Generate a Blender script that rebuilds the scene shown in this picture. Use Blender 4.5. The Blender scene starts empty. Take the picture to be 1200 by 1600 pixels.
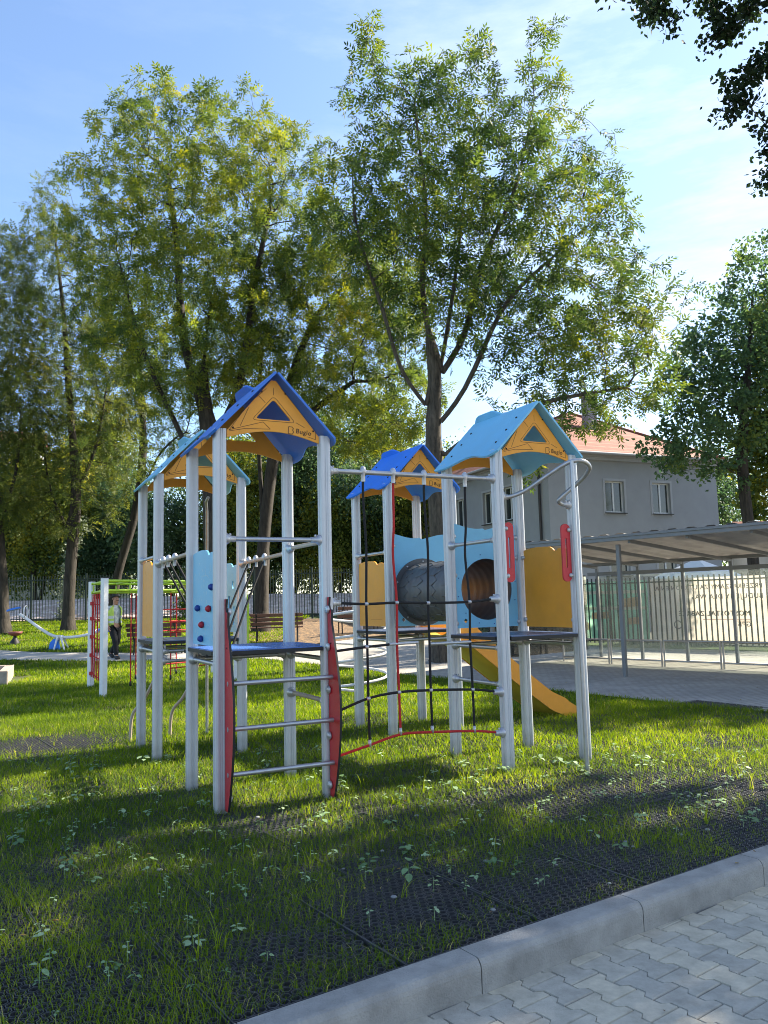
import bpy, math, random
import numpy as np
from mathutils import Vector, Matrix
from mathutils.geometry import tessellate_polygon
R = math.radians
random.seed(7)
sc = bpy.context.scene
col = sc.collection

# ------------------------------------------------------------------ camera
PITCH, ROLL, CAMH = 0.1111, 0.025, 1.55
cam = bpy.data.cameras.new('camera'); cam_o = bpy.data.objects.new('camera', cam); col.objects.link(cam_o)
cam.sensor_fit = 'HORIZONTAL'; cam.sensor_width = 36.0; cam.lens = 1257.25/1200*36.0
cam.clip_start = 0.05; cam.clip_end = 2000
fw = Vector((0, math.cos(PITCH), math.sin(PITCH))); up0 = Vector((0, -math.sin(PITCH), math.cos(PITCH))); rt0 = Vector((1, 0, 0))
rt = rt0*math.cos(ROLL) - up0*math.sin(ROLL); up = rt0*math.sin(ROLL) + up0*math.cos(ROLL)
M = Matrix((rt, up, -fw)).transposed().to_4x4(); M.translation = Vector((0, 0, CAMH))
cam_o.matrix_world = M
sc.camera = cam_o

# ------------------------------------------------------------------ sun, sky
SUN_AZ, SUN_EL = R(62), R(40)       # azimuth clockwise from +Y
sun = bpy.data.lights.new('sun', 'SUN'); sun.energy = 5.0; sun.angle = R(0.6); sun.color = (1.0, 0.91, 0.74)
sun_o = bpy.data.objects.new('sun', sun); col.objects.link(sun_o)
sd = Vector((math.sin(SUN_AZ)*math.cos(SUN_EL), math.cos(SUN_AZ)*math.cos(SUN_EL), math.sin(SUN_EL)))
sun_o.rotation_euler = sd.to_track_quat('Z', 'Y').to_euler(); sun_o.location = (30, 20, 40)
w = bpy.data.worlds.new('World'); sc.world = w; w.use_nodes = True
nt = w.node_tree; N = nt.nodes; Lk = nt.links; N.clear()
sky = N.new('ShaderNodeTexSky'); sky.sky_type = 'NISHITA'; sky.sun_disc = False
sky.sun_elevation = SUN_EL; sky.sun_rotation = SUN_AZ; sky.air_density = 1.0; sky.dust_density = 0.35; sky.ozone_density = 3.0
bg = N.new('ShaderNodeBackground'); bg.inputs['Strength'].default_value = 0.102
out = N.new('ShaderNodeOutputWorld')
tc = N.new('ShaderNodeTexCoord'); mp = N.new('ShaderNodeMapping'); mp.inputs['Scale'].default_value = (1.2, 1.2, 5.0)
mp.inputs['Rotation'].default_value = (0.1, 0.25, 0.6)
nz = N.new('ShaderNodeTexNoise'); nz.inputs['Scale'].default_value = 2.6; nz.inputs['Detail'].default_value = 9; nz.inputs['Roughness'].default_value = 0.62
cr = N.new('ShaderNodeValToRGB'); cr.color_ramp.elements[0].position = 0.46; cr.color_ramp.elements[1].position = 0.84
cr.color_ramp.elements[0].color = (.10, .10, .10, 1); cr.color_ramp.elements[1].color = (0.8, 0.8, 0.8, 1)
mix = N.new('ShaderNodeMixRGB'); mix.inputs['Color2'].default_value = (4.9, 5.1, 5.5, 1)
Lk.new(tc.outputs['Generated'], mp.inputs['Vector']); Lk.new(mp.outputs[0], nz.inputs['Vector']); Lk.new(nz.outputs['Fac'], cr.inputs[0])
sp_ = N.new('ShaderNodeSeparateXYZ'); Lk.new(tc.outputs['Generated'], sp_.inputs[0])
cm = N.new('ShaderNodeMapRange'); cm.inputs['From Min'].default_value = -.18; cm.inputs['From Max'].default_value = .28; cm.inputs['To Min'].default_value = .12; Lk.new(sp_.outputs['X'], cm.inputs['Value'])
cmul = N.new('ShaderNodeMath'); cmul.operation = 'MULTIPLY'; Lk.new(cr.outputs[0], cmul.inputs[0]); Lk.new(cm.outputs[0], cmul.inputs[1]); Lk.new(cmul.outputs[0], mix.inputs['Fac']); Lk.new(sky.outputs[0], mix.inputs['Color1']); Lk.new(mix.outputs[0], bg.inputs['Color']); Lk.new(bg.outputs[0], out.inputs['Surface'])
sc.view_settings.view_transform = 'Standard'; sc.view_settings.look = 'None'
sc.view_settings.exposure = 1.6; sc.view_settings.gamma = 1.0
try: sc.cycles.filter_width = 1.0
except Exception: pass
sc.render.resolution_x = 768; sc.render.resolution_y = 1024

# ------------------------------------------------------------------ helpers
def tag(o, label=None, cat=None, group=None, kind=None):
    if label: o['label'] = label
    if cat: o['category'] = cat
    if group: o['group'] = group
    if kind: o['kind'] = kind
    return o
def empty(name, loc=(0, 0, 0), rz=0.0):
    o = bpy.data.objects.new(name, None); col.objects.link(o); o.location = loc; o.rotation_euler = (0, 0, rz); o.empty_display_size = 0.3
    return o
def copy_tree(o, parent=None):
    c = o.copy(); col.objects.link(c); c.parent = parent
    for ch in [x for x in KIDS.get(o.name, [])]:
        k = copy_tree(ch, c); KIDS.setdefault(c.name, []).append(k)
    return c
KIDS = {}
class MB:
    def __init__(s): s.v = []; s.f = []; s.m = []; s.s = []
    def add(s, vs, fs, mat=0, smooth=False):
        n = len(s.v); s.v += [tuple(p) for p in vs]
        for f in fs: s.f.append(tuple(i+n for i in f)); s.m.append(mat); s.s.append(smooth)
        return s
    def box(s, c, d, mat=0, rot=None):
        x, y, z = d[0]/2, d[1]/2, d[2]/2
        vs = [Vector(p) for p in ((-x,-y,-z),(x,-y,-z),(x,y,-z),(-x,y,-z),(-x,-y,z),(x,-y,z),(x,y,z),(-x,y,z))]
        if rot: vs = [rot @ p for p in vs]
        vs = [p+Vector(c) for p in vs]
        return s.add(vs, [(0,3,2,1),(4,5,6,7),(0,1,5,4),(1,2,6,5),(2,3,7,6),(3,0,4,7)], mat)
    def tube(s, path, r, n=10, mat=0, caps=True, closed=False):
        P = [Vector(p) for p in path]; K = len(P)
        rad = r if isinstance(r, (list, tuple)) else [r]*K
        T = []
        for i in range(K):
            a = P[(i-1) % K] if (i > 0 or closed) else P[i]; b = P[(i+1) % K] if (i < K-1 or closed) else P[i]
            T.append((b-a).normalized())
        ref = Vector((0, 0, 1)) if abs(T[0].z) < .9 else Vector((1, 0, 0))
        X = T[0].cross(ref).normalized(); vs = []
        for i in range(K):
            X = (X - T[i]*X.dot(T[i])).normalized(); Y = T[i].cross(X)
            for k in range(n):
                a = 2*math.pi*k/n; vs.append(P[i]+(X*math.cos(a)+Y*math.sin(a))*rad[i])
        fs = []
        for i in range(K if closed else K-1):
            j = (i+1) % K
            for k in range(n): fs.append((i*n+k, i*n+(k+1) % n, j*n+(k+1) % n, j*n+k))
        s.add(vs, fs, mat, True)
        if caps and not closed:
            s.add(vs[:n], [tuple(range(n))[::-1]], mat); s.add(vs[-n:], [tuple(range(n))], mat)
        return s
    def lathe(s, prof, c=(0, 0, 0), axis=(0, 0, 1), n=16, mat=0, smooth=True):
        q = Vector((0, 0, 1)).rotation_difference(Vector(axis)); vs = []
        for r_, z in prof:
            for k in range(n):
                a = 2*math.pi*k/n; vs.append(Vector(c)+q @ Vector((r_*math.cos(a), r_*math.sin(a), z)))
        fs = [(i*n+k, i*n+(k+1) % n, (i+1)*n+(k+1) % n, (i+1)*n+k) for i in range(len(prof)-1) for k in range(n)]
        return s.add(vs, fs, mat, smooth)
    def ball(s, c, r, mat=0, n=12, sz=1.0):
        return s.lathe([(max(1e-4, r*math.sin(math.pi*i/8)), -r*sz*math.cos(math.pi*i/8)) for i in range(9)], c, (0, 0, 1), n, mat)
    def prism(s, outer, holes, o, ex, ey, th, mat=0, side_mat=None):
        """flat board: outline (and holes) in the plane o + a*ex + b*ey, extruded by th along ex x ey"""
        o, ex, ey = Vector(o), Vector(ex), Vector(ey); nn = ex.cross(ey).normalized()*th
        loops = [outer]+list(holes or []); allp = [p for l in loops for p in l]
        P0 = [o+ex*a+ey*b for a, b in allp]; n = len(P0)
        tris = tessellate_polygon([[Vector((a, b, 0)) for a, b in l] for l in loops])
        fr, bk = [], []
        for t in tris:
            a, b, c = [allp[i] for i in t]
            if (b[0]-a[0])*(c[1]-a[1])-(b[1]-a[1])*(c[0]-a[0]) < 0: t = (t[0], t[2], t[1])
            fr.append(tuple(t)); bk.append((t[0]+n, t[2]+n, t[1]+n))
        # top side is +nn
        s.add(P0+[p+nn for p in P0], [tuple(i+n for i in f) for f in fr]+[tuple(j-n for j in f) for f in bk], mat)
        k0 = 0; sm = mat if side_mat is None else side_mat
        for l in loops:
            m = len(l); V = P0[k0:k0+m]; s.add(V+[p+nn for p in V], [(i, (i+1) % m, (i+1) % m+m, i+m) for i in range(m)], sm); k0 += m
        return s
    def build(s, name, mats, parent=None, bevel=0, loc=None, rz=0):
        me = bpy.data.meshes.new(name); me.from_pydata(s.v, [], s.f)
        for m in (mats if isinstance(mats, (list, tuple)) else [mats]): me.materials.append(m)
        me.polygons.foreach_set('material_index', s.m); me.polygons.foreach_set('use_smooth', s.s); me.update()
        o = bpy.data.objects.new(name, me); col.objects.link(o)
        if parent: o.parent = parent; KIDS.setdefault(parent.name, []).append(o)
        if loc: o.location = loc
        if rz: o.rotation_euler = (0, 0, rz)
        if bevel:
            b = o.modifiers.new('bevel', 'BEVEL'); b.width = bevel; b.segments = 2; b.limit_method = 'ANGLE'; b.angle_limit = R(50)
        return o
def np_mesh(name, co, quads, mats, parent=None, tint=None, smooth=False, matidx=None, ksz=4):
    """big mesh from numpy arrays; quads (F,ksz) of indices; tint (F,) goes to a face attribute"""
    me = bpy.data.meshes.new(name); F = len(quads)
    me.vertices.add(len(co)); me.vertices.foreach_set('co', np.ascontiguousarray(co, dtype=np.float32).ravel())
    me.loops.add(F*ksz); me.loops.foreach_set('vertex_index', np.ascontiguousarray(quads, dtype=np.int32).ravel())
    me.polygons.add(F); me.polygons.foreach_set('loop_start', np.arange(0, F*ksz, ksz, dtype=np.int32))
    if tint is not None:
        at = me.attributes.new('tint', 'FLOAT', 'FACE'); at.data.foreach_set('value', np.ascontiguousarray(tint, dtype=np.float32))
    for m in (mats if isinstance(mats, (list, tuple)) else [mats]): me.materials.append(m)
    if matidx is not None: me.polygons.foreach_set('material_index', matidx)
    me.polygons.foreach_set('use_smooth', np.full(F, smooth, dtype=bool))
    me.update(calc_edges=True); me.validate()
    o = bpy.data.objects.new(name, me); col.objects.link(o)
    if parent: o.parent = parent; KIDS.setdefault(parent.name, []).append(o)
    return o
def spline(pts, n=6, closed=False):
    P = [Vector(p) for p in pts]; K = len(P); res = []
    for i in range(K if closed else K-1):
        p0 = P[(i-1) % K] if (closed or i > 0) else P[i]*2-P[i+1]; p1 = P[i]; p2 = P[(i+1) % K]
        p3 = P[(i+2) % K] if (closed or i < K-2) else p2*2-p1
        for k in range(n):
            t = k/n; res.append(0.5*((2*p1)+(p2-p0)*t+(2*p0-5*p1+4*p2-p3)*t*t+(3*p1-p0-3*p2+p3)*t**3))
    if not closed: res.append(P[-1])
    return res
def rrect(x0, y0, x1, y1, r, n=4):
    pts = []
    for cx, cy, a0 in ((x1-r, y0+r, -90), (x1-r, y1-r, 0), (x0+r, y1-r, 90), (x0+r, y0+r, 180)):
        for k in range(n+1):
            a = R(a0+90*k/n); pts.append((cx+r*math.cos(a), cy+r*math.sin(a)))
    return pts
def circ(cx, cy, r, n=32, a0=0): return [(cx+r*math.cos(a0+2*math.pi*k/n), cy+r*math.sin(a0+2*math.pi*k/n)) for k in range(n)]

# ------------------------------------------------------------------ materials
def mat(name, c, rough=0.5, metal=0.0, noise=0.0, nscale=8.0, bump=0.0, bscale=60.0, spec=0.5, coord='Object'):
    m = bpy.data.materials.new(name); m.use_nodes = True; t = m.node_tree; b = t.nodes['Principled BSDF']
    b.inputs['Base Color'].default_value = (*c, 1); b.inputs['Roughness'].default_value = rough; b.inputs['Metallic'].default_value = metal
    b.inputs['Specular IOR Level'].default_value = spec
    tcn = t.nodes.new('ShaderNodeTexCoord')
    if noise:
        n1 = t.nodes.new('ShaderNodeTexNoise'); n1.inputs['Scale'].default_value = nscale; n1.inputs['Detail'].default_value = 8; n1.inputs['Roughness'].default_value = .65
        t.links.new(tcn.outputs[coord], n1.inputs['Vector'])
        mr = t.nodes.new('ShaderNodeMapRange'); mr.inputs['From Min'].default_value = .3; mr.inputs['From Max'].default_value = .7
        mr.inputs['To Min'].default_value = 1-noise; mr.inputs['To Max'].default_value = 1+noise; mr.clamp = False
        t.links.new(n1.outputs['Fac'], mr.inputs['Value'])
        mx = t.nodes.new('ShaderNodeVectorMath'); mx.operation = 'SCALE'; mx.inputs[0].default_value = c; t.links.new(mr.outputs[0], mx.inputs['Scale'])
        t.links.new(mx.outputs[0], b.inputs['Base Color'])
        mr2 = t.nodes.new('ShaderNodeMapRange'); mr2.inputs['To Min'].default_value = max(.05, rough-.12); mr2.inputs['To Max'].default_value = min(1, rough+.15)
        t.links.new(n1.outputs['Fac'], mr2.inputs['Value']); t.links.new(mr2.outputs[0], b.inputs['Roughness'])
    if bump:
        n2 = t.nodes.new('ShaderNodeTexNoise'); n2.inputs['Scale'].default_value = bscale; n2.inputs['Detail'].default_value = 5
        t.links.new(tcn.outputs[coord], n2.inputs['Vector'])
        bp = t.nodes.new('ShaderNodeBump'); bp.inputs['Strength'].default_value = bump; bp.inputs['Distance'].default_value = .01
        t.links.new(n2.outputs['Fac'], bp.inputs['Height']); t.links.new(bp.outputs[0], b.inputs['Normal'])
    return m
def nodes(m): t = m.node_tree; return t, t.nodes, t.links, t.nodes['Principled BSDF']
def leaf_mat(name, ramp, trans=0.45, rough=0.55, clump=0.5, gloss=0.25, gain=1.0):
    """ramp: list of (pos, rgb) over the face tint; colour wanders slowly with position too"""
    m = bpy.data.materials.new(name); m.use_nodes = True; t = m.node_tree; n = t.nodes; l = t.links; n.clear()
    o = n.new('ShaderNodeOutputMaterial'); a = n.new('ShaderNodeAttribute'); a.attribute_name = 'tint'
    g = n.new('ShaderNodeNewGeometry'); nz_ = n.new('ShaderNodeTexNoise'); nz_.inputs['Scale'].default_value = clump; nz_.inputs['Detail'].default_value = 3
    l.new(g.outputs['Position'], nz_.inputs['Vector'])
    ad = n.new('ShaderNodeMath'); ad.operation = 'MULTIPLY_ADD'; ad.inputs[1].default_value = 1.6; l.new(nz_.outputs['Fac'], ad.inputs[0]); ad.inputs[2].default_value = -.8
    a2 = n.new('ShaderNodeMath'); a2.operation = 'ADD'; l.new(ad.outputs[0], a2.inputs[0]); l.new(a.outputs['Fac'], a2.inputs[1])
    rp = n.new('ShaderNodeValToRGB'); e = rp.color_ramp.elements
    while len(e) < len(ramp): e.new(.5)
    for i, (p, c) in enumerate(ramp): e[i].position = p; e[i].color = (c[0]*gain*(1.08 if gain > 1 else 1), c[1]*gain, c[2]*gain, 1)
    l.new(a2.outputs[0], rp.inputs[0])
    d = n.new('ShaderNodeBsdfDiffuse'); tr = n.new('ShaderNodeBsdfTranslucent'); gl = n.new('ShaderNodeBsdfPrincipled')
    gl.inputs['Roughness'].default_value = rough; gl.inputs['Specular IOR Level'].default_value = gloss
    l.new(rp.outputs[0], gl.inputs['Base Color'])
    hs = n.new('ShaderNodeHueSaturation'); hs.inputs['Hue'].default_value = .485; hs.inputs['Saturation'].default_value = 1.15; hs.inputs['Value'].default_value = 1.5
    l.new(rp.outputs[0], hs.inputs['Color']); l.new(hs.outputs[0], tr.inputs['Color'])
    ms = n.new('ShaderNodeMixShader'); ms.inputs[0].default_value = trans; l.new(gl.outputs[0], ms.inputs[1]); l.new(tr.outputs[0], ms.inputs[2]); l.new(ms.outputs[0], o.inputs['Surface'])
    return m
MT = {}
MT['post'] = mat('powder_coated_grey', (.55, .56, .58), .42, .15, .06, 5, .05, 200)
MT['bar'] = mat('galvanised_steel', (.42, .43, .45), .38, .75, .12, 14, .04, 160)
MT['clamp'] = mat('cast_aluminium', (.50, .50, .52), .42, .6, .1, 30)
MT['tanbar'] = mat('beige_bar', (.42, .34, .27), .5, .1, .1, 12)
MT['blue'] = mat('blue_hdpe', (.035, .17, .62), .38, 0, .08, 4, .25, 350)
MT['blue2'] = mat('bright_blue_hdpe', (.02, .19, .75), .4, 0, .07, 4, .25, 350)
MT['sky'] = mat('light_blue_hdpe', (.19, .50, .72), .42, 0, .06, 4, .25, 350)
MT['orange'] = mat('orange_hdpe', (.80, .33, .025), .42, 0, .07, 4, .3, 350)
MT['lorange'] = mat('orange_board_edge', (.80, .45, .16), .5, 0, .05)
MT['red'] = mat('red_hdpe', (.50, .012, .022), .38, 0, .08, 5, .2, 300)
MT['black'] = mat('black_rubber', (.012, .012, .013), .6, 0, .2, 20)
MT['rope'] = mat('black_rope', (.012, .012, .014), .8, 0, .3, 60, .6, 700)
MT['redrope'] = mat('red_rope', (.50, .02, .02), .75, 0, .25, 60, .6, 700)
MT['plat'] = mat('blue_grey_deck', (.07, .11, .22), .28, 0, .1, 8, .35, 260)
MT['platblue'] = mat('blue_deck', (.06, .15, .45), .25, 0, .1, 8, .35, 260)
MT['engrave'] = mat('engraved_line', (.03, .018, .012), .7)
MT['holdblue'] = mat('climbing_hold_blue', (.01, .05, .28), .5, 0, .1)
MT['holdred'] = mat('climbing_hold_red', (.42, .015, .03), .5, 0, .1)
MT['white'] = mat('white_paint', (.74, .74, .75), .45, 0, .05, 6)
MT['lime'] = mat('lime_green_steel', (.42, .62, .03), .4, .05, .08, 8)
MT['seat'] = mat('bench_timber', (.10, .045, .03), .6, 0, .3, 14, .4, 60)
MT['iron'] = mat('black_iron', (.018, .018, .02), .5, .3, .15)
MT['fence'] = mat('green_fence_steel', (.010, .022, .018), .5, .2, .15)
MT['steel'] = mat('shelter_steel', (.17, .175, .185), .5, .2, .12, 5)
MT['chrome'] = mat('polished_rail', (.36, .34, .33), .3, .7, .1, 9)
MT['concrete'] = mat('concrete', (.26, .255, .26), .8, 0, .16, 5, .5, 90)
MT['plaster'] = mat('grey_plaster', (.33, .335, .355), .88, 0, .07, 1.2, .25, 60)
MT['plaster2'] = mat('pale_plaster', (.42, .42, .44), .88, 0, .07, 1.2, .25, 60)
MT['frame'] = mat('white_window_frame', (.68, .68, .68), .4)
MT['pvc'] = mat('dark_sill', (.03, .025, .025), .5)
MT['pane'] = mat('window_pane', (.02, .028, .032), .06, 0, .1, 2, spec=.9)
MT['curtain'] = mat('curtain', (.45, .47, .48), .9, 0, .1, 6)
MT['slide'] = mat('slide_trough', (.45, .36, .05), .3, 0, .1, 4)  # yellow darkened to olive, the underside's shade put into the colour
MT['skin'] = mat('skin', (.42, .22, .15), .55, 0, .08, 12)
MT['vest'] = mat('hi_vis_vest', (.48, .62, .10), .7, 0, .15, 12)
MT['tape'] = mat('reflective_tape', (.55, .57, .55), .35)
MT['trouser'] = mat('dark_trousers', (.008, .008, .010), .85, 0, .3, 10)
MT['shirt'] = mat('white_and_grey_shirt', (.42, .44, .44), .85, 0, .6, 6)
MT['hat'] = mat('dark_hat', (.02, .018, .016), .8)
MT['sand'] = mat('weathered_board', (.36, .30, .25), .8, 0, .3, 6, .4, 40)
def bark(name, c):
    m = mat(name, c, .92); t, n, l, b = nodes(m)
    tcn = n.new('ShaderNodeTexCoord'); mp_ = n.new('ShaderNodeMapping'); mp_.inputs['Scale'].default_value = (9, 9, 1.6); l.new(tcn.outputs['Object'], mp_.inputs['Vector'])
    v = n.new('ShaderNodeTexNoise'); v.inputs['Scale'].default_value = 1.6; v.inputs['Detail'].default_value = 9; v.inputs['Roughness'].default_value = .7; l.new(mp_.outputs[0], v.inputs['Vector'])
    rp = n.new('ShaderNodeValToRGB'); rp.color_ramp.elements[0].position = .35; rp.color_ramp.elements[1].position = .68
    rp.color_ramp.elements[0].color = (c[0]*.35, c[1]*.35, c[2]*.35, 1); rp.color_ramp.elements[1].color = (c[0]*1.5, c[1]*1.5, c[2]*1.45, 1)
    l.new(v.outputs['Fac'], rp.inputs[0]); l.new(rp.outputs[0], b.inputs['Base Color'])
    bp = n.new('ShaderNodeBump'); bp.inputs['Strength'].default_value = .9; bp.inputs['Distance'].default_value = .04; l.new(v.outputs['Fac'], bp.inputs['Height']); l.new(bp.outputs[0], b.inputs['Normal'])
    return m
MT['bark'] = bark('ash_bark', (.085, .070, .055)); MT['bark2'] = bark('dark_bark', (.044, .036, .029)); MT['birchbark'] = bark('birch_bark', (.30, .28, .25))
MT['ash'] = leaf_mat('ash_leaves', [(0, (.022, .046, .014)), (.4, (.055, .092, .022)), (.75, (.12, .15, .024)), (1, (.26, .24, .03))], .46, gain=1.55)
MT['ash2'] = leaf_mat('pale_ash_leaves', [(0, (.034, .062, .018)), (.35, (.085, .125, .026)), (.75, (.17, .19, .028)), (1, (.30, .26, .03))], .48, gain=1.5)
MT['larch'] = leaf_mat('larch_needles', [(0, (.026, .046, .014)), (.5, (.070, .095, .022)), (1, (.17, .17, .03))], .46, clump=.35, gain=1.6)
MT['dark'] = leaf_mat('evergreen_leaves', [(0, (.014, .032, .018)), (.5, (.036, .066, .028)), (1, (.09, .12, .028))], .35, gloss=.4, gain=2.5)
MT['hedge'] = leaf_mat('hedge_leaves', [(0, (.024, .046, .012)), (.4, (.085, .11, .022)), (1, (.26, .24, .04))], .48, gain=2.0)
MT['maple'] = leaf_mat('maple_leaves', [(0, (.018, .040, .020)), (.5, (.040, .072, .028)), (.9, (.10, .13, .025)), (1, (.22, .19, .03))], .44, gain=2.4)
MT['birch'] = leaf_mat('birch_leaves', [(0, (.010, .022, .010)), (.5, (.026, .048, .018)), (1, (.075, .10, .02))], .35)
MT['grass'] = leaf_mat('grass_blades', [(0, (.060, .105, .016)), (.4, (.130, .215, .018)), (.8, (.25, .33, .026)), (1, (.42, .40, .14))], .58, clump=.8, gloss=.3)
MT['weed'] = leaf_mat('weed_leaves', [(0, (.10, .19, .07)), (.5, (.21, .33, .15)), (1, (.38, .50, .28))], .3, clump=2, gloss=.5)

def ground_mat():
    m = mat('lawn_ground', (.05, .08, .02), .95); t, n, l, b = nodes(m); tcn = n.new('ShaderNodeTexCoord')
    a = n.new('ShaderNodeTexNoise'); a.inputs['Scale'].default_value = 1.1; a.inputs['Detail'].default_value = 9; l.new(tcn.outputs['Object'], a.inputs['Vector'])
    rp = n.new('ShaderNodeValToRGB'); rp.color_ramp.elements[0].position = .36; rp.color_ramp.elements[1].position = .66
    rp.color_ramp.elements[0].color = (.050, .056, .018, 1); rp.color_ramp.elements[1].color = (.085, .13, .022, 1); l.new(a.outputs['Fac'], rp.inputs[0])
    l.new(rp.outputs[0], b.inputs['Base Color'])
    c = n.new('ShaderNodeTexNoise'); c.inputs['Scale'].default_value = 45; c.inputs['Detail'].default_value = 6; l.new(tcn.outputs['Object'], c.inputs['Vector'])
    bp = n.new('ShaderNodeBump'); bp.inputs['Strength'].default_value = .8; bp.inputs['Distance'].default_value = .03; l.new(c.outputs['Fac'], bp.inputs['Height']); l.new(bp.outputs[0], b.inputs['Normal'])
    return m
def speckle(name, c1, c2, c3, sc1=6, sc2=60, bump=.6, dist=.02):
    m = mat(name, c1, .92); t, n, l, b = nodes(m); tcn = n.new('ShaderNodeTexCoord')
    a = n.new('ShaderNodeTexNoise'); a.inputs['Scale'].default_value = sc1; a.inputs['Detail'].default_value = 8; l.new(tcn.outputs['Object'], a.inputs['Vector'])
    v = n.new('ShaderNodeTexVoronoi'); v.inputs['Scale'].default_value = sc2; l.new(tcn.outputs['Object'], v.inputs['Vector'])
    rp = n.new('ShaderNodeValToRGB'); rp.color_ramp.elements[0].position = .38; rp.color_ramp.elements[1].position = .62
    rp.color_ramp.elements[0].color = (*c1, 1); rp.color_ramp.elements[1].color = (*c2, 1); l.new(a.outputs['Fac'], rp.inputs[0])
    sx = n.new('ShaderNodeSeparateColor'); l.new(v.outputs['Color'], sx.inputs[0])
    mr = n.new('ShaderNodeMapRange'); mr.inputs['From Min'].default_value = .55; mr.inputs['From Max'].default_value = .8; l.new(sx.outputs[0], mr.inputs['Value'])
    mx = n.new('ShaderNodeMixRGB'); mx.inputs['Color2'].default_value = (*c3, 1); l.new(mr.outputs[0], mx.inputs['Fac']); l.new(rp.outputs[0], mx.inputs['Color1']); l.new(mx.outputs[0], b.inputs['Base Color'])
    bp = n.new('ShaderNodeBump'); bp.inputs['Strength'].default_value = bump; bp.inputs['Distance'].default_value = dist; l.new(v.outputs['Distance'], bp.inputs['Height']); l.new(bp.outputs[0], b.inputs['Normal'])
    return m
def brick_mat(name, c1, c2, mortar, bw, bh, scale=1.0, msize=.02, rot=0.0, rough=.85, bump=.5, noise=.25):
    m = mat(name, c1, rough); t, n, l, b = nodes(m); tcn = n.new('ShaderNodeTexCoord')
    mp_ = n.new('ShaderNodeMapping'); mp_.inputs['Rotation'].default_value = (0, 0, rot); l.new(tcn.outputs['Object'], mp_.inputs['Vector'])
    k = n.new('ShaderNodeTexBrick'); k.inputs['Scale'].default_value = scale; k.inputs['Brick Width'].default_value = bw; k.inputs['Row Height'].default_value = bh
    k.inputs['Mortar Size'].default_value = msize; k.inputs['Mortar Smooth'].default_value = .3; k.inputs['Color1'].default_value = (*c1, 1); k.inputs['Color2'].default_value = (*c2, 1); k.inputs['Mortar'].default_value = (*mortar, 1)
    l.new(mp_.outputs[0], k.inputs['Vector'])
    a = n.new('ShaderNodeTexNoise'); a.inputs['Scale'].default_value = .9; a.inputs['Detail'].default_value = 10; a.inputs['Roughness'].default_value = .7; l.new(tcn.outputs['Object'], a.inputs['Vector'])
    mr = n.new('ShaderNodeMapRange'); mr.inputs['From Min'].default_value = .3; mr.inputs['From Max'].default_value = .7; mr.inputs['To Min'].default_value = 1-noise; mr.inputs['To Max'].default_value = 1+noise; l.new(a.outputs['Fac'], mr.inputs['Value'])
    vs = n.new('ShaderNodeVectorMath'); vs.operation = 'SCALE'; l.new(k.outputs['Color'], vs.inputs[0]); l.new(mr.outputs[0], vs.inputs['Scale']); l.new(vs.outputs[0], b.inputs['Base Color'])
    bp = n.new('ShaderNodeBump'); bp.invert = True; bp.inputs['Strength'].default_value = bump; bp.inputs['Distance'].default_value = .01; l.new(k.outputs['Fac'], bp.inputs['Height']); l.new(bp.outputs[0], b.inputs['Normal'])
    return m
MT['ground'] = ground_mat()
MT['soil'] = speckle('leafy_soil', (.10, .065, .04), (.15, .10, .06), (.28, .17, .08), 1.2, 16)
MT['bank'] = speckle('rubble_bank', (.52, .40, .35), (.68, .54, .48), (.80, .68, .62), .5, 4, 1.0, .1)  # pale tones stand in for sunlight on the shaded bank
MT['paving'] = brick_mat('grey_block_paving', (.40, .37, .33), (.33, .31, .285), (.17, .15, .13), .2, .1, 1, .006, R(-36), noise=.22)
MT['tiles'] = None
def tile_mat(name, c1, c2):
    m = mat(name, c1, .8); t, n, l, b = nodes(m); tcn = n.new('ShaderNodeTexCoord'); sp = n.new('ShaderNodeSeparateXYZ'); l.new(tcn.outputs['Object'], sp.inputs[0])
    # rows of tiles by height, lighter lip then a dark joint
    ml = n.new('ShaderNodeMath'); ml.operation = 'MULTIPLY'; ml.inputs[1].default_value = 4.2; l.new(sp.outputs['Z'], ml.inputs[0])
    fr = n.new('ShaderNodeMath'); fr.operation = 'FRACT'; l.new(ml.outputs[0], fr.inputs[0])
    rp = n.new('ShaderNodeValToRGB'); e = rp.color_ramp.elements; e[0].position = 0; e[0].color = (.10, .04, .03, 1); e[1].position = 1; e[1].color = (*c2, 1)
    x = e.new(.14); x.color = (*c1, 1); x = e.new(.7); x.color = (*c1, 1); l.new(fr.outputs[0], rp.inputs[0])
    a = n.new('ShaderNodeTexNoise'); a.inputs['Scale'].default_value = 2.5; a.inputs['Detail'].default_value = 8; l.new(tcn.outputs['Object'], a.inputs['Vector'])
    mr = n.new('ShaderNodeMapRange'); mr.inputs['From Min'].default_value = .3; mr.inputs['From Max'].default_value = .7; mr.inputs['To Min'].default_value = .7; mr.inputs['To Max'].default_value = 1.25; l.new(a.outputs['Fac'], mr.inputs['Value'])
    vs = n.new('ShaderNodeVectorMath'); vs.operation = 'SCALE'; l.new(rp.outputs[0], vs.inputs[0]); l.new(mr.outputs[0], vs.inputs['Scale']); l.new(vs.outputs[0], b.inputs['Base Color'])
    bp = n.new('ShaderNodeBump'); bp.inputs['Strength'].default_value = .8; bp.inputs['Distance'].default_value = .04; l.new(fr.outputs[0], bp.inputs['Height']); l.new(bp.outputs[0], b.inputs['Normal'])
    return m
MT['tiles'] = tile_mat('clay_tiles', (.24, .075, .045), (.36, .17, .115))
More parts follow.
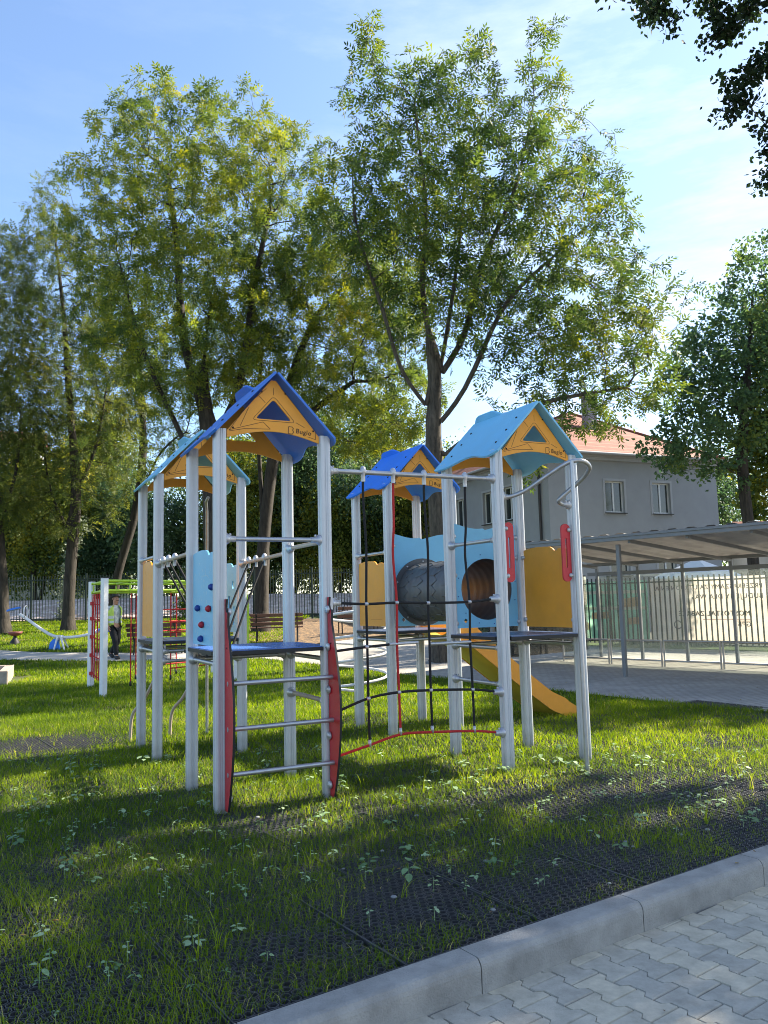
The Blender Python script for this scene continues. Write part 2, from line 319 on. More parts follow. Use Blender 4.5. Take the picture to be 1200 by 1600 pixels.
def glass_mat(name, alpha):
    m = bpy.data.materials.new(name); m.use_nodes = True; t = m.node_tree; n = t.nodes; l = t.links; n.clear()
    o = n.new('ShaderNodeOutputMaterial'); tr = n.new('ShaderNodeBsdfTransparent'); tr.inputs[0].default_value = (.90, .93, .91, 1)
    g = n.new('ShaderNodeBsdfGlossy'); g.inputs['Roughness'].default_value = .03; g.inputs[0].default_value = (.9, .9, .9, 1)
    d = n.new('ShaderNodeBsdfDiffuse'); d.inputs[0].default_value = (.5, .5, .48, 1)
    f = n.new('ShaderNodeFresnel'); f.inputs[0].default_value = 1.45
    m1 = n.new('ShaderNodeMixShader'); m1.inputs[0].default_value = alpha; l.new(tr.outputs[0], m1.inputs[1]); l.new(d.outputs[0], m1.inputs[2])
    m2 = n.new('ShaderNodeMixShader'); l.new(f.outputs[0], m2.inputs[0]); l.new(m1.outputs[0], m2.inputs[1]); l.new(g.outputs[0], m2.inputs[2]); l.new(m2.outputs[0], o.inputs[0])
    return m
MT['glass'] = glass_mat('dusty_glass', .10)
MT['polyroof'] = None
def translucent_mat(name, c, tr=.5, noise=.1, ns=3.0):
    m = bpy.data.materials.new(name); m.use_nodes = True; t = m.node_tree; n = t.nodes; l = t.links; n.clear()
    o = n.new('ShaderNodeOutputMaterial'); d = n.new('ShaderNodeBsdfDiffuse'); d.inputs[0].default_value = (*c, 1); x = n.new('ShaderNodeBsdfTranslucent'); x.inputs[0].default_value = (*c, 1)
    tcn = n.new('ShaderNodeTexCoord'); a = n.new('ShaderNodeTexNoise'); a.inputs['Scale'].default_value = ns; a.inputs['Detail'].default_value = 6; l.new(tcn.outputs['Object'], a.inputs['Vector'])
    mr = n.new('ShaderNodeMapRange'); mr.inputs['From Min'].default_value = .3; mr.inputs['From Max'].default_value = .7; mr.inputs['To Min'].default_value = 1-noise; mr.inputs['To Max'].default_value = 1+noise; l.new(a.outputs['Fac'], mr.inputs['Value'])
    vs = n.new('ShaderNodeVectorMath'); vs.operation = 'SCALE'; vs.inputs[0].default_value = c; l.new(mr.outputs[0], vs.inputs['Scale']); l.new(vs.outputs[0], d.inputs[0]); l.new(vs.outputs[0], x.inputs[0])
    ms = n.new('ShaderNodeMixShader'); ms.inputs[0].default_value = tr; l.new(d.outputs[0], ms.inputs[1]); l.new(x.outputs[0], ms.inputs[2]); l.new(ms.outputs[0], o.inputs[0])
    return m
MT['roofsheet'] = translucent_mat('corrugated_roof_sheet', (.42, .40, .38), .42)
MT['bannercream'] = translucent_mat('cream_banner_cloth', (.80, .68, .58), .6, .06, 1.5)
MT['bannergreen'] = translucent_mat('green_banner_cloth', (.34, .60, .42), .6, .25, 2.0)
MT['bannerpeach'] = translucent_mat('peach_banner_patch', (.75, .45, .30), .6)
MT['bannerink'] = mat('banner_ink', (.10, .09, .10), .8); MT['bannerred'] = mat('banner_red_ink', (.45, .05, .05), .8)

# ------------------------------------------------------------------ terrain
KA = R(34.1); KO = Vector((-.6, 3.16)); KD = Vector((math.cos(KA), math.sin(KA))); KN = Vector((-math.sin(KA), math.cos(KA)))  # kerb line: origin, along, away from camera
def sst(a, b, x): t = np.clip((x-a)/(b-a), 0, 1); return t*t*(3-2*t)
def zt(x, y):
    x = np.asarray(x, float); y = np.asarray(y, float)
    z = 1.02*sst(17, 36, y)*(1-sst(0, 7, x))
    return z
def gz(x, y): return float(zt(x, y))
# value noise
_rs = np.random.RandomState(3); _G = _rs.rand(64, 64)
def vnoise(x, y, s=1.0):
    x = np.asarray(x)*s; y = np.asarray(y)*s; xi = np.floor(x).astype(int); yi = np.floor(y).astype(int); fx = x-xi; fy = y-yi
    fx = fx*fx*(3-2*fx); fy = fy*fy*(3-2*fy); g = lambda a, b: _G[a % 64, b % 64]
    return (g(xi, yi)*(1-fx)+g(xi+1, yi)*fx)*(1-fy)+(g(xi, yi+1)*(1-fx)+g(xi+1, yi+1)*fx)*fy
def fbm(x, y, s): return (vnoise(x, y, s)+.5*vnoise(x+7.3, y+2.1, s*2.1)+.25*vnoise(x+3.7, y+9.2, s*4.3))/1.75

def grid_mesh(name, xs, ys, zf, m, xf=None):
    X, Y = np.meshgrid(xs, ys); 
    if xf: X, Y = xf(X, Y)
    Z = zf(X, Y); co = np.stack([X.ravel(), Y.ravel(), Z.ravel()], 1); nx, ny = len(xs), len(ys)
    i = (np.arange(ny-1)[:, None]*nx+np.arange(nx-1)[None, :]).ravel(); q = np.stack([i, i+1, i+1+nx, i+nx], 1)
    return np_mesh(name, co, q, m, smooth=True)
kx = np.concatenate([np.linspace(-300, -40, 14), np.linspace(-35, 35, 71), np.linspace(40, 300, 14)])
ky = np.concatenate([[-60, -20, -5, -.10], [-.02], np.linspace(.5, 45, 60), np.linspace(50, 500, 20)])
def kxf(A, B): return KO.x+A*KD.x+B*KN.x, KO.y+A*KD.y+B*KN.y
def gzf(X, Y):
    B = (X-KO.x)*KN.x+(Y-KO.y)*KN.y
    return np.where(B < -.05, -.22, zt(X, Y)-.012)
g = grid_mesh('ground', kx, ky, gzf, MT['ground'], kxf); tag(g, 'green lawn ground spreading under the play equipment', 'ground', kind='structure')

# kerb: concrete blocks 1.06 m long, 15 cm wide
mb = MB()
for i in range(-8, 14):
    a0 = -.43+1.062*i+.45*1.0-.012; L_ = 1.056
    prof = [(0, -.22), (0, .012), (-.006, .02), (-.118, .02), (-.132, .015), (-.146, -.004), (-.15, -.02), (-.15, -.22)]
    vs = []
    for a in (a0, a0+L_):
        for b_, z in prof:
            p = KO+KD*a+KN*b_; vs.append((p.x, p.y, z))
    n_ = len(prof); mb.add(vs, [(j, (j+1) % n_, (j+1) % n_+n_, j+n_) for j in range(n_)]+[tuple(range(n_))[::-1], tuple(range(n_, 2*n_))])
KM = mat('kerb_concrete', (.29, .275, .25), .8, 0, .28, 5, .5, 110)
tag(mb.build('kerb', KM), 'grey concrete kerb blocks edging the lawn', 'kerb', kind='structure')

# near pavement of interlocking blocks (each long edge steps in and out)
pv = []; pf = []; pt = []
Lb, Wd, amp, gap = .200, .160, .017, .0062
rng = random.Random(5)
pa = KA+R(-87)   # rows run across the kerb
px_, py_ = Vector((math.cos(pa), math.sin(pa))), Vector((-math.sin(pa), math.cos(pa)))
po = Vector((1.2, 3.4))
for j in range(-26, 27):
    off = (j % 2)*Lb/2
    for i in range(-22, 23):
        x0 = i*Lb+off; y0 = j*Wd
        cw = po+px_*(x0+Lb/2)+py_*(y0+Wd/2); b_ = (cw-KO).dot(KN)
        if b_ > -.07 or b_ < -4.2 or cw.y < -.6 or abs(cw.x) > 5.5: continue
        def W(x): # boundary wave (period Lb): wide at heads, narrow in the middle
            t = (x/Lb) % 1.0; t = min(t, 1-t)      # 0 at head, .5 middle
            return amp if t < .20 else (-amp if t > .30 else amp*(1-2*(t-.20)/.10))
        xs = [0, .20, .30, .70, .80, 1]; hj = rng.uniform(-.0015, .0015); tl = rng.uniform(-.006, .006); g2 = gap/2
        top = [(x0+min(max(t*Lb, g2), Lb-g2), y0+Wd+W(t*Lb)-g2) for t in xs]; bot = [(x0+min(max(t*Lb, g2), Lb-g2), y0-W(t*Lb)+g2) for t in xs]
        loop = bot+top[::-1]; cx, cy = x0+Lb/2, y0+Wd/2; base = len(pv)
        for sc_, z in ((1.0, -.16), (1.0, -.126), (.965, -.12)):
            for a_, c_ in loop:
                P = po+px_*(cx+(a_-cx)*sc_)+py_*(cy+(c_-cy)*sc_); pv.append((P.x, P.y, z+hj+tl*(a_-cx) if z > -.15 else z))
        n_ = 12; tv = rng.random()
        for k in range(2):
            for q in range(n_): pf.append((base+k*n_+q, base+k*n_+(q+1) % n_, base+(k+1)*n_+(q+1) % n_, base+(k+1)*n_+q)); pt.append(tv)
        t0 = base+2*n_
        for q in range(5): pf.append((t0+q, t0+q+1, t0+10-q, t0+11-q)); pt.append(tv)
def paver_mat():
    m = mat('concrete_pavers', (.36, .35, .32), .85); t, n, l, b = nodes(m); a = n.new('ShaderNodeAttribute'); a.attribute_name = 'tint'
    rp = n.new('ShaderNodeValToRGB'); e = rp.color_ramp.elements; e[0].color = (.39, .36, .30, 1); e[1].color = (.56, .49, .36, 1); x = e.new(.5); x.color = (.47, .425, .335, 1); l.new(a.outputs['Fac'], rp.inputs[0])
    tcn = n.new('ShaderNodeTexCoord'); nz_ = n.new('ShaderNodeTexNoise'); nz_.inputs['Scale'].default_value = 9; nz_.inputs['Detail'].default_value = 10; nz_.inputs['Roughness'].default_value = .72; l.new(tcn.outputs['Object'], nz_.inputs['Vector'])
    mr = n.new('ShaderNodeMapRange'); mr.inputs['From Min'].default_value = .3; mr.inputs['From Max'].default_value = .7; mr.inputs['To Min'].default_value = .72; mr.inputs['To Max'].default_value = 1.22; l.new(nz_.outputs['Fac'], mr.inputs['Value'])
    vs = n.new('ShaderNodeVectorMath'); vs.operation = 'SCALE'; l.new(rp.outputs[0], vs.inputs[0]); l.new(mr.outputs[0], vs.inputs['Scale']); l.new(vs.outputs[0], b.inputs['Base Color'])
    n2 = n.new('ShaderNodeTexNoise'); n2.inputs['Scale'].default_value = 160; n2.inputs['Detail'].default_value = 4; l.new(tcn.outputs['Object'], n2.inputs['Vector'])
    bp = n.new('ShaderNodeBump'); bp.inputs['Strength'].default_value = .5; bp.inputs['Distance'].default_value = .004; l.new(n2.outputs['Fac'], bp.inputs['Height']); l.new(bp.outputs[0], b.inputs['Normal'])
    return m
o = np_mesh('pavement', np.array(pv), np.array(pf), paver_mat(), tint=np.array(pt)); tag(o, 'interlocking pale concrete paving blocks in the foreground', 'pavement', kind='structure')
mb = MB(); P4 = [KO+KD*a+KN*b for a, b in ((-40, -.14), (-40, -30), (40, -30), (40, -.14))]
mb.add([(p.x, p.y, -.131) for p in P4], [(0, 1, 2, 3)]); tag(mb.build('pavement_bedding', speckle('jointing_sand', (.10, .09, .075), (.16, .14, .11), (.2, .18, .14), 12, 250, .3, .004)), 'sand bedding between the paving blocks', 'sand', kind='structure')

def sheet(name, left, right, m, off, n=40, k=6, label='', cat=''):
    """strip between two polylines, laid on the terrain"""
    def res(pl):
        P = [Vector(p) for p in pl]; d = [0]
        for a, b in zip(P, P[1:]): d.append(d[-1]+(b-a).length)
        o_ = []
        for i in range(n+1):
            s_ = d[-1]*i/n; j = max(0, min(len(P)-2, sum(1 for q in d[1:-1] if q <= s_))); t = (s_-d[j])/(d[j+1]-d[j]); o_.append(P[j].lerp(P[j+1], t))
        return o_
    A, B = res(left), res(right); co = []
    for a, b in zip(A, B):
        for j in range(k+1):
            p = a.lerp(b, j/k); co.append((p.x, p.y, gz(p.x, p.y)+off))
    q = [(i*(k+1)+j, (i+1)*(k+1)+j, (i+1)*(k+1)+j+1, i*(k+1)+j+1) for i in range(n) for j in range(k)]
    o = np_mesh(name, np.array(co), np.array(q), m, smooth=True); return tag(o, label, cat, kind='structure')
sheet('courtyard_paving', [(-3.4, 21.6), (-1.05, 19.3), (1.16, 16.2), (2.69, 13.9), (3.83, 12.2), (4.95, 10.7), (12, 1.5)], [(-3.0, 23.2), (-.6, 26.0), (1.6, 25.6), (5.5, 26.5), (9.6, 21.7), (14, 17), (22, 8)], MT['paving'], .004, 60, 14, 'grey block paving of the courtyard behind the play tower', 'paving')
sheet('footpath', [(-30, 28), (-14, 23.6), (-10.2, 22.4), (-7, 21.6), (-3.2, 21.5)], [(-30, 30.5), (-14, 25.8), (-10.2, 24.0), (-7, 23.3), (-2.8, 23.2)], mat('pale_path', (.42, .39, .35), .9, 0, .15, 3, .4, 60), .006, 40, 4, 'narrow pale footpath crossing the back lawn', 'path')
sheet('leafy_soil', [(-6.2, 26.5), (-4, 24.6), (-2.4, 24.2), (.2, 26.4), (3, 26.2)], [(-6.5, 33.5), (-4, 33), (-2, 32.5), (1, 32), (3, 30.5)], MT['soil'], .010, 30, 8, 'bare soil with fallen leaves in front of the fence', 'soil')
sheet('dirt_patch', [(-22, 26.4), (-18, 26.2), (-14.5, 26.3), (-12, 27)], [(-22, 29), (-18, 28.6), (-14.5, 28.2), (-12, 27.4)], MT['soil'], .008, 20, 4, 'bare earth patch in the back lawn', 'soil')
# rubble bank beyond fence, sunlight put into its colour and street right of it
bx = np.linspace(-34, 9, 60); by = np.array([36.6, 37.4, 38.4, 39.6, 40.8, 42, 44])
def bank_z(X, Y): return .95+(.10+.95*sst(37, 41.0, Y))*(1+.12*(vnoise(X, Y, .9)-.5))*(1-sst(2, 9, X)*.4)+.12*vnoise(X, Y, 2.2)
o = grid_mesh('rubble_bank', bx, by, bank_z, MT['bank']); tag(o, 'bank of rubble beyond the fence, coloured pale to look sunlit', 'bank', kind='structure')
mb = MB(); mb.add([(4, 34, .03), (10.5, 23.5, .03), (26, 12, .03), (60, 20, .03), (40, 60, .03), (9, 60, .03)], [(0, 1, 2, 3, 4, 5)]); tag(mb.build('street', mat('asphalt', (.085, .08, .075), .9, 0, .15, 2, .3, 80)), 'asphalt street beyond the banner fence', 'street', kind='structure')

# ------------------------------------------------------------------ play structure (local frame: u across, v away, z up)
TH = R(27.0276); S = .8875; G1 = 1.7482; BV = S+1.4625; CV = S+1.3559; DU = S+G1
PS = empty('play_structure', (-1.2855, 6.25, 0), TH)
tag(PS, 'large grey post play structure with four little gabled roofs, net, tunnel and slide', 'play structure')
def text_geom(txt, size, mirror=False, spacing=1.0):
    cu = bpy.data.curves.new('t', 'FONT'); cu.body = txt; cu.size = size; cu.extrude = 0; cu.space_character = spacing; cu.resolution_u = 3
    ob = bpy.data.objects.new('t', cu); col.objects.link(ob); dg = bpy.context.evaluated_depsgraph_get(); me = ob.evaluated_get(dg).to_mesh()
    vs = [(v.co.x, v.co.y) for v in me.vertices]; fs = [tuple(p.vertices) for p in me.polygons]
    bpy.data.objects.remove(ob); bpy.data.curves.remove(cu)
    if mirror: vs = [(-a, b) for a, b in vs]; fs = [f[::-1] for f in fs]
    return vs, fs
def post_profile(w=.047):
    side = [(w, -w+.018), (w, -.016), (w-.005, -.012), (w-.006, -.004), (w-.001, -.002), (w-.001, .002), (w-.006, .004), (w-.005, .012), (w, .016), (w, w-.018), (w-.005, w-.005)]
    pts = []
    for k in range(4):
        a = k*math.pi/2; c, s = round(math.cos(a)), round(math.sin(a)); pts += [(x*c-y*s, x*s+y*c) for x, y in side]
    return pts
PP = post_profile()
def grime(m, z0=.0, z1=.22, c=(.12, .10, .07)):
    t, n, l, b = nodes(m); tcn = n.new('ShaderNodeTexCoord'); sp = n.new('ShaderNodeSeparateXYZ'); l.new(tcn.outputs['Object'], sp.inputs[0])
    nz_ = n.new('ShaderNodeTexNoise'); nz_.inputs['Scale'].default_value = 14; nz_.inputs['Detail'].default_value = 7; l.new(tcn.outputs['Object'], nz_.inputs['Vector'])
    mr = n.new('ShaderNodeMapRange'); mr.inputs['From Min'].default_value = z1; mr.inputs['From Max'].default_value = z0; l.new(sp.outputs['Z'], mr.inputs['Value'])
    mu = n.new('ShaderNodeMath'); mu.operation = 'MULTIPLY'; l.new(mr.outputs[0], mu.inputs[0]); l.new(nz_.outputs['Fac'], mu.inputs[1])
    n3 = n.new('ShaderNodeTexNoise'); n3.inputs['Scale'].default_value = 3.5; n3.inputs['Detail'].default_value = 10; n3.inputs['Roughness'].default_value = .8; l.new(tcn.outputs['Object'], n3.inputs['Vector'])
    m3 = n.new('ShaderNodeMapRange'); m3.inputs['From Min'].default_value = .56; m3.inputs['From Max'].default_value = .75; m3.inputs['To Max'].default_value = .35; l.new(n3.outputs['Fac'], m3.inputs['Value'])
    mxx = n.new('ShaderNodeMath'); mxx.operation = 'MAXIMUM'; l.new(mu.outputs[0], mxx.inputs[0]); l.new(m3.outputs[0], mxx.inputs[1])
    src = b.inputs['Base Color'].links[0].from_socket; mx = n.new('ShaderNodeMixRGB'); mx.inputs['Color2'].default_value = (*c, 1); l.new(mxx.outputs[0], mx.inputs['Fac']); l.new(src, mx.inputs['Color1']); l.new(mx.outputs[0], b.inputs['Base Color'])
grime(MT['post'])
pm = MB(); n_ = len(PP); vs = [(x, y, z) for z in (-.1, 2.94) for x, y in PP]
pm.add(vs, [(i, (i+1) % n_, (i+1) % n_+n_, i+n_) for i in range(n_)]+[tuple(range(n_, 2*n_)), tuple(range(n_))[::-1]])
_post = [None]
def post(u, v, label=None):
    if _post[0] is None: o = pm.build('post', MT['post'], PS); _post[0] = o
    else: o = _post[0].copy(); col.objects.link(o); o.parent = PS
    o.location = (u, v, 0); o.pop('label', None) if 'label' in o.keys() else None
    if label: o['label'] = label
    return o
for (u0, v0) in ((0, 0), (0, BV), (DU, CV), (DU, 0)):
    for i in (0, 1):
        for j in (0, 1): post(u0+i*S, v0+j*S)
CL = [None]
def clamp(parent, p, d):
    """round cast collar clasping the end of a bar on a post; d = direction of the bar away from the post"""
    if CL[0] is None:
        m = MB(); m.lathe([(.001, -.012), (.040, -.012), (.046, -.004), (.044, .012), (.030, .030), (.026, .034), (.024, .075), (.001, .077)], (0, 0, 0), (0, 0, 1), 16, 0)
        m.lathe([(.001, .03), (.012, .03), (.012, .04), (.001, .043)], (0, .034, -.0), (0, 0, 1), 8, 0)
        CL[0] = m.build('clamp', MT['clamp'], parent); o = CL[0]
    else: o = CL[0].copy(); col.objects.link(o); o.parent = parent
    o.location = p; o.rotation_euler = Vector(d).to_track_quat('Z', 'Y').to_euler(); return o
def bar(name, p, q, r=.019, m='bar', clamps=(1, 1), label=None):
    p, q = Vector(p), Vector(q); d = (q-p).normalized()
    o = MB().tube([p, p.lerp(q, .5), q], r, 14).build(name, MT[m], PS)
    if clamps[0]: clamp(o, p, d)
    if clamps[1]: clamp(o, q, -d)
    if label: o['label'] = label
    return o
W_ = .05
def bolt(mb, c, ax, r=.014, mat_=0): mb.lathe([(.001, 0), (r, 0), (r*.9, .006), (r*.5, .009), (.001, .010)], c, ax, 10, mat_)

BOLT = [None]
def roof(u0, v0, mk, label):
    """two boards meeting at a ridge; the right one carries a rounded lobe past the ridge at the back"""
    mb = MB(); ua, za = u0+S/2, 3.415; ue, ze = .085, 2.868; va, vb = v0-.115, v0+S+.115
    hw = S/2+ue; L = math.hypot(hw, za-ze); ln = vb-va
    for sgn in (-1, 1):
        ex = Vector((0, 1, 0)); ey = Vector((-sgn*hw, 0, za-ze)).normalized()   # a along v, b up the slope
        o = Vector((ua+sgn*hw, va, ze))
        low = []                                                          # wavy eave
        for k in range(25):
            t = k/24; a = t*ln; bump = .5-.5*math.cos(2*math.pi*min(max((t-.10)/.74, 0), 1)); low.append((a, .0+.085*bump+.05*max(0, 1-t/.10)**2+.02*max(0, (t-.93)/.07)**2))
        top = [(ln, L), (0, L)]
        if sgn == 1:
            top = [(ln, L-.004)]
            for k in range(13): t = k/12; top.append((ln-.02-.50*t, L+.085*min(1, math.sin(math.pi*(t*.94+.03))*1.5)**.9))
            top += [(ln-.54, L-.004), (0, L-.004)]
        th = .019
        # outward normal = ex x ey for the right hand board is up; keep boards above the posts
        nn = ex.cross(ey); flip = nn.z < 0
        pts = low+top
        if flip: pts = pts[::-1]; mb.prism([(b, a) for a, b in pts][::-1] if False else [(b, a) for a, b in pts], [], o, ey, ex, th)
        else: mb.prism(pts, [], o, ex, ey, th)
    bm_ = mb.v
    rf = mb.build('roof', MT[mk], PS, bevel=.004); rf['label'] = label
    for sgn in (-1, 1):
        ey = Vector((-sgn*hw, 0, za-ze)).normalized(); nn = Vector((sgn*(za-ze), 0, hw)).normalized(); o = Vector((ua+sgn*hw, va, ze))+nn*.019
        for a in (.16, ln-.16):
            for b in (.2, .38, .56):
                if BOLT[0] is None: k = MB(); bolt(k, (0, 0, 0), (0, 0, 1), .012); k = k.build('bolt', MT['black'], rf); BOLT[0] = k
                else: k = BOLT[0].copy(); col.objects.link(k); k.parent = rf
                k.location = o+Vector((0, a, 0))+ey*b; k.rotation_euler = nn.to_track_quat('Z', 'Y').to_euler()
    for end in (0, 1):
        gm = MB(); yv = v0-.012 if end == 0 else v0+S+.012; x0, x1 = u0+.052, u0+S-.052
        arch = [(x0+(x1-x0)*t, 2.875+.072*math.sin(math.pi*t)) for t in [i/16 for i in range(17)]]
        pts = arch+[(x1, 2.93), (ua+.02, 3.372), (ua-.02, 3.372), (x0, 2.93)]
        c_ = [(ua, 3.215), (ua-.155, 3.045), (ua+.155, 3.045)]; hole = []
        for i in range(3):
            p, a, b = Vector(c_[i]), Vector(c_[i-1]), Vector(c_[(i+1) % 3]); d1, d2 = (a-p).normalized(), (b-p).normalized(); r_ = .030
            A_, B_ = p+d1*r_, p+d2*r_
            for t in (0, .25, .5, .75, 1): hole.append(tuple(A_*(1-t)**2+p*2*t*(1-t)+B_*t*t))
        if end == 0: gm.prism(pts, [hole], (0, yv, 0), (1, 0, 0), (0, 0, 1), .015)
        else: gm.prism(pts, [hole], (0, yv, 0), (1, 0, 0), (0, 0, 1), .015)
        fy = yv-.0165 if end == 0 else yv+.0015   # engraved lines on the outward face
        if end == 0:
            def line(pl, w_=.0035):
                for a, b in zip(pl, pl[1:]):
                    a, b = Vector(a), Vector(b); d = (b-a); n2 = Vector((-d.y, d.x)).normalized()*w_/2
                    q = [a-n2, b-n2, b+n2, a+n2]; gm.add([(p.x, fy-.0, p.y) for p in q], [(0, 1, 2, 3)], 1)
            U_ = ua
            sc_ = [(U_+(a-U_)*1.20, 3.10+(b-3.10)*1.24) for a, b in hole]; line(sc_+[sc_[0]])
            # broad pale edge of the window cut
            line([(x0+.02, 2.935), (x0+.30, 3.02), (x0+.36, 2.965)]); line([(x0+.02, 2.925), (x0+.15, 2.955), (x0+.36, 2.965)])
            line([(x0+.02, 2.935), (x0+.18, 3.16), (x0+.33, 3.30)]); line([(x0+.18, 3.13), (x0+.11, 2.975)]); line([(x0+.26, 3.24), (x0+.32, 3.18)])
            line([(U_, 3.25), (U_, 3.31)]); line([(U_+.19, 3.035), (U_+.265, 3.0)]); line([(U_+.06, 3.32), (x1-.03, 2.975), (x1-.03, 2.905), (x1-.10, 2.925)])
            bx0, bz0 = U_+.122, 2.940       # the maker's emblem: an outlined B
            line([(bx0, bz0), (bx0+.004, bz0+.058), (bx0+.036, bz0+.057), (bx0+.046, bz0+.044), (bx0+.038, bz0+.031), (bx0+.048, bz0+.016), (bx0+.036, bz0-.002), (bx0, bz0)], .005)
            tv, tf = text_geom('Buglo', .056, spacing=1.1); ca, sa = math.cos(-.10), math.sin(-.10)
            gm.add([(bx0+.064+(a*ca-b*sa)*1.0, fy-.0008, bz0+.008+(a*sa+b*ca)) for a, b in tv], tf, 1)
            tv2 = [(a, b) for a, b in tv]
            gm.add([(bx0+.0648+(a*ca-b*sa)*1.0, fy-.0012, bz0+.0092+(a*sa+b*ca)) for a, b in tv2], tf, 1)
        for a, b in ((x0+.05, 2.955), (x1-.05, 2.975), (ua-.10, 3.27), (ua+.10, 3.27)): bolt(gm, (a, yv-.0155 if end == 0 else yv, b), (0, -1, 0) if end == 0 else (0, 1, 0), .008, 1)
        gm.build('gable_panel', [MT['orange'], MT['engrave']], rf)
    return rf
roof(0, 0, 'blue', 'dark blue roof of the front left tower')
roof(0, BV, 'sky', 'light blue roof of the back left tower')
roof(DU, CV, 'blue2', 'bright blue roof of the back tower')
roof(DU, 0, 'sky', 'light blue roof of the front right tower')

# platforms with a frame of bars below
def platform(u0, v0, mk, label):
    m = MB(); q = .056
    x0, x1, y0, y1 = u0-.05, u0+S+.05, v0-.05, v0+S+.05; c = .105
    pts = [(x0+c, y0), (x1-c, y0), (x1-c, y0+c), (x1, y0+c), (x1, y1-c), (x1-c, y1-c), (x1-c, y1), (x0+c, y1), (x0+c, y1-c), (x0, y1-c), (x0, y0+c), (x0+c, y0+c)]
    m.prism(pts, [], (0, 0, 1.172), (1, 0, 0), (0, 1, 0), .030, 1)
    pi = [(x0+c+.004 if abs(x-x0-c) < 1e-6 else x1-c-.004 if abs(x-x1+c) < 1e-6 else x+(.004 if x < u0 else -.004), y0+c+.004 if abs(y-y0-c) < 1e-6 else y1-c-.004 if abs(y-y1+c) < 1e-6 else y+(.004 if y < v0 else -.004)) for x, y in pts]
    m.prism(pi, [], (0, 0, 1.202), (1, 0, 0), (0, 1, 0), .006, 0)
    o = m.build('platform', [MT[mk], MT['black']], PS); o['label'] = label
    for (a, b) in (([((u0, v0), (u0+S, v0))] if v0 > 1 else [])+[((u0, v0+S), (u0+S, v0+S)), ((u0, v0), (u0, v0+S)), ((u0+S, v0), (u0+S, v0+S))]):
        d = Vector((b[0]-a[0], b[1]-a[1], 0)).normalized(); p = Vector((*a, 1.10))+d*W_; q_ = Vector((*b, 1.10))-d*W_
        f = MB().tube([p, q_], .019, 12).build('support_bar', MT['bar'], o)
        for e, dd in ((p, d), (q_, -d)):
            MBc = MB(); MBc.lathe([(.001, -.003), (.042, -.003), (.044, .008), (.026, .030), (.024, .06), (.001, .061)], e, dd, 14)
            MBc.box(e+dd*.02+Vector((0, 0, .045)), (.02, .02, .05)); MBc.build('bracket', MT['clamp'], o)
    return o
platform(0, 0, 'platblue', 'blue deck of the front left tower'); platform(0, BV, 'plat', 'dark deck of the back left tower')
platform(DU, CV, 'plat', 'dark deck of the back tower'); platform(DU, 0, 'plat', 'dark blue grey deck of the front right tower')

# red ladder fins and rungs on the front left tower
def fin(u, label):
    out = []; zs = [.03+1.56*i/30 for i in range(31)]
    for z in zs: t = (z-.03)/1.56; out.append((-(.055+.215*math.sin(math.pi*min(1, t*.93+.08))**.85*(1 if t < .5 else 1-.25*(t-.5)*2)), z))
    inn = [(-.052, z) for z in (1.60, .9, .03)]
    out[-1] = (-.085, 1.60)
    slot = [(a, b) for a, b in rrect(-.125, 1.22, -.095, 1.50, .015)]
    m = MB(); m.prism([(a, b) for a, b in out]+inn, [slot], (u-.009, 0, 0), (0, 1, 0), (0, 0, 1), .018, 0, 1)
    f = m.build('ladder_side', [MT['red'], MT['black']], PS, bevel=.002); f['label'] = label
    for z in (.12, .50, .86, 1.20, 1.50):
        k = MB(); sg = -1 if u > .4 else 1
        k.lathe([(.001, 0), (.030, 0), (.033, .006), (.028, .018), (.012, .024), (.001, .024)], (u+(-.012 if u > .4 else .012), -.075, z), (sg, 0, 0) if u < .4 else (-1, 0, 0), 16)
        k.lathe([(.001, 0), (.010, 0), (.010, .03), (.001, .03)], (u+(-.010 if u > .4 else .010), -.075, z), (-1 if u > .4 else 1, 0, 0), 8)
        k.build('bolt_cap', MT['clamp'], f)
    return f
fin(.032, 'red left side board of the ladder'); fin(S-.002, 'red right side board of the ladder')
for z in (.30, .63, .965):
    o = MB().tube([(.02, -.135, z), (S+.02, -.135, z)], .018, 14).build('rung', MT['bar'], PS)
bar('handrail', (W_, 0, 2.07), (S-W_, 0, 2.07), .019); bar('handrail', (S, W_, 2.06), (S, S-W_, 2.06), .019, 'tanbar')
bar('handrail', (S, W_, .76), (S, S-W_, .76), .019, 'tanbar')
bar('handrail', (DU, W_, 2.10), (DU, S-W_, 2.10), .019); bar('handrail', (DU, W_, .77), (DU, S-W_, .77), .019)
bar('handrail', (DU, CV+W_, 2.13), (DU, CV+S-W_, 2.13), .019); bar('handrail', (0, BV+W_, 2.08), (0, BV+S-W_, 2.08), .019)
bar('handrail', (W_, CV*0+BV, .0+1.0), (S-W_, BV, 1.0), .017, 'bar')

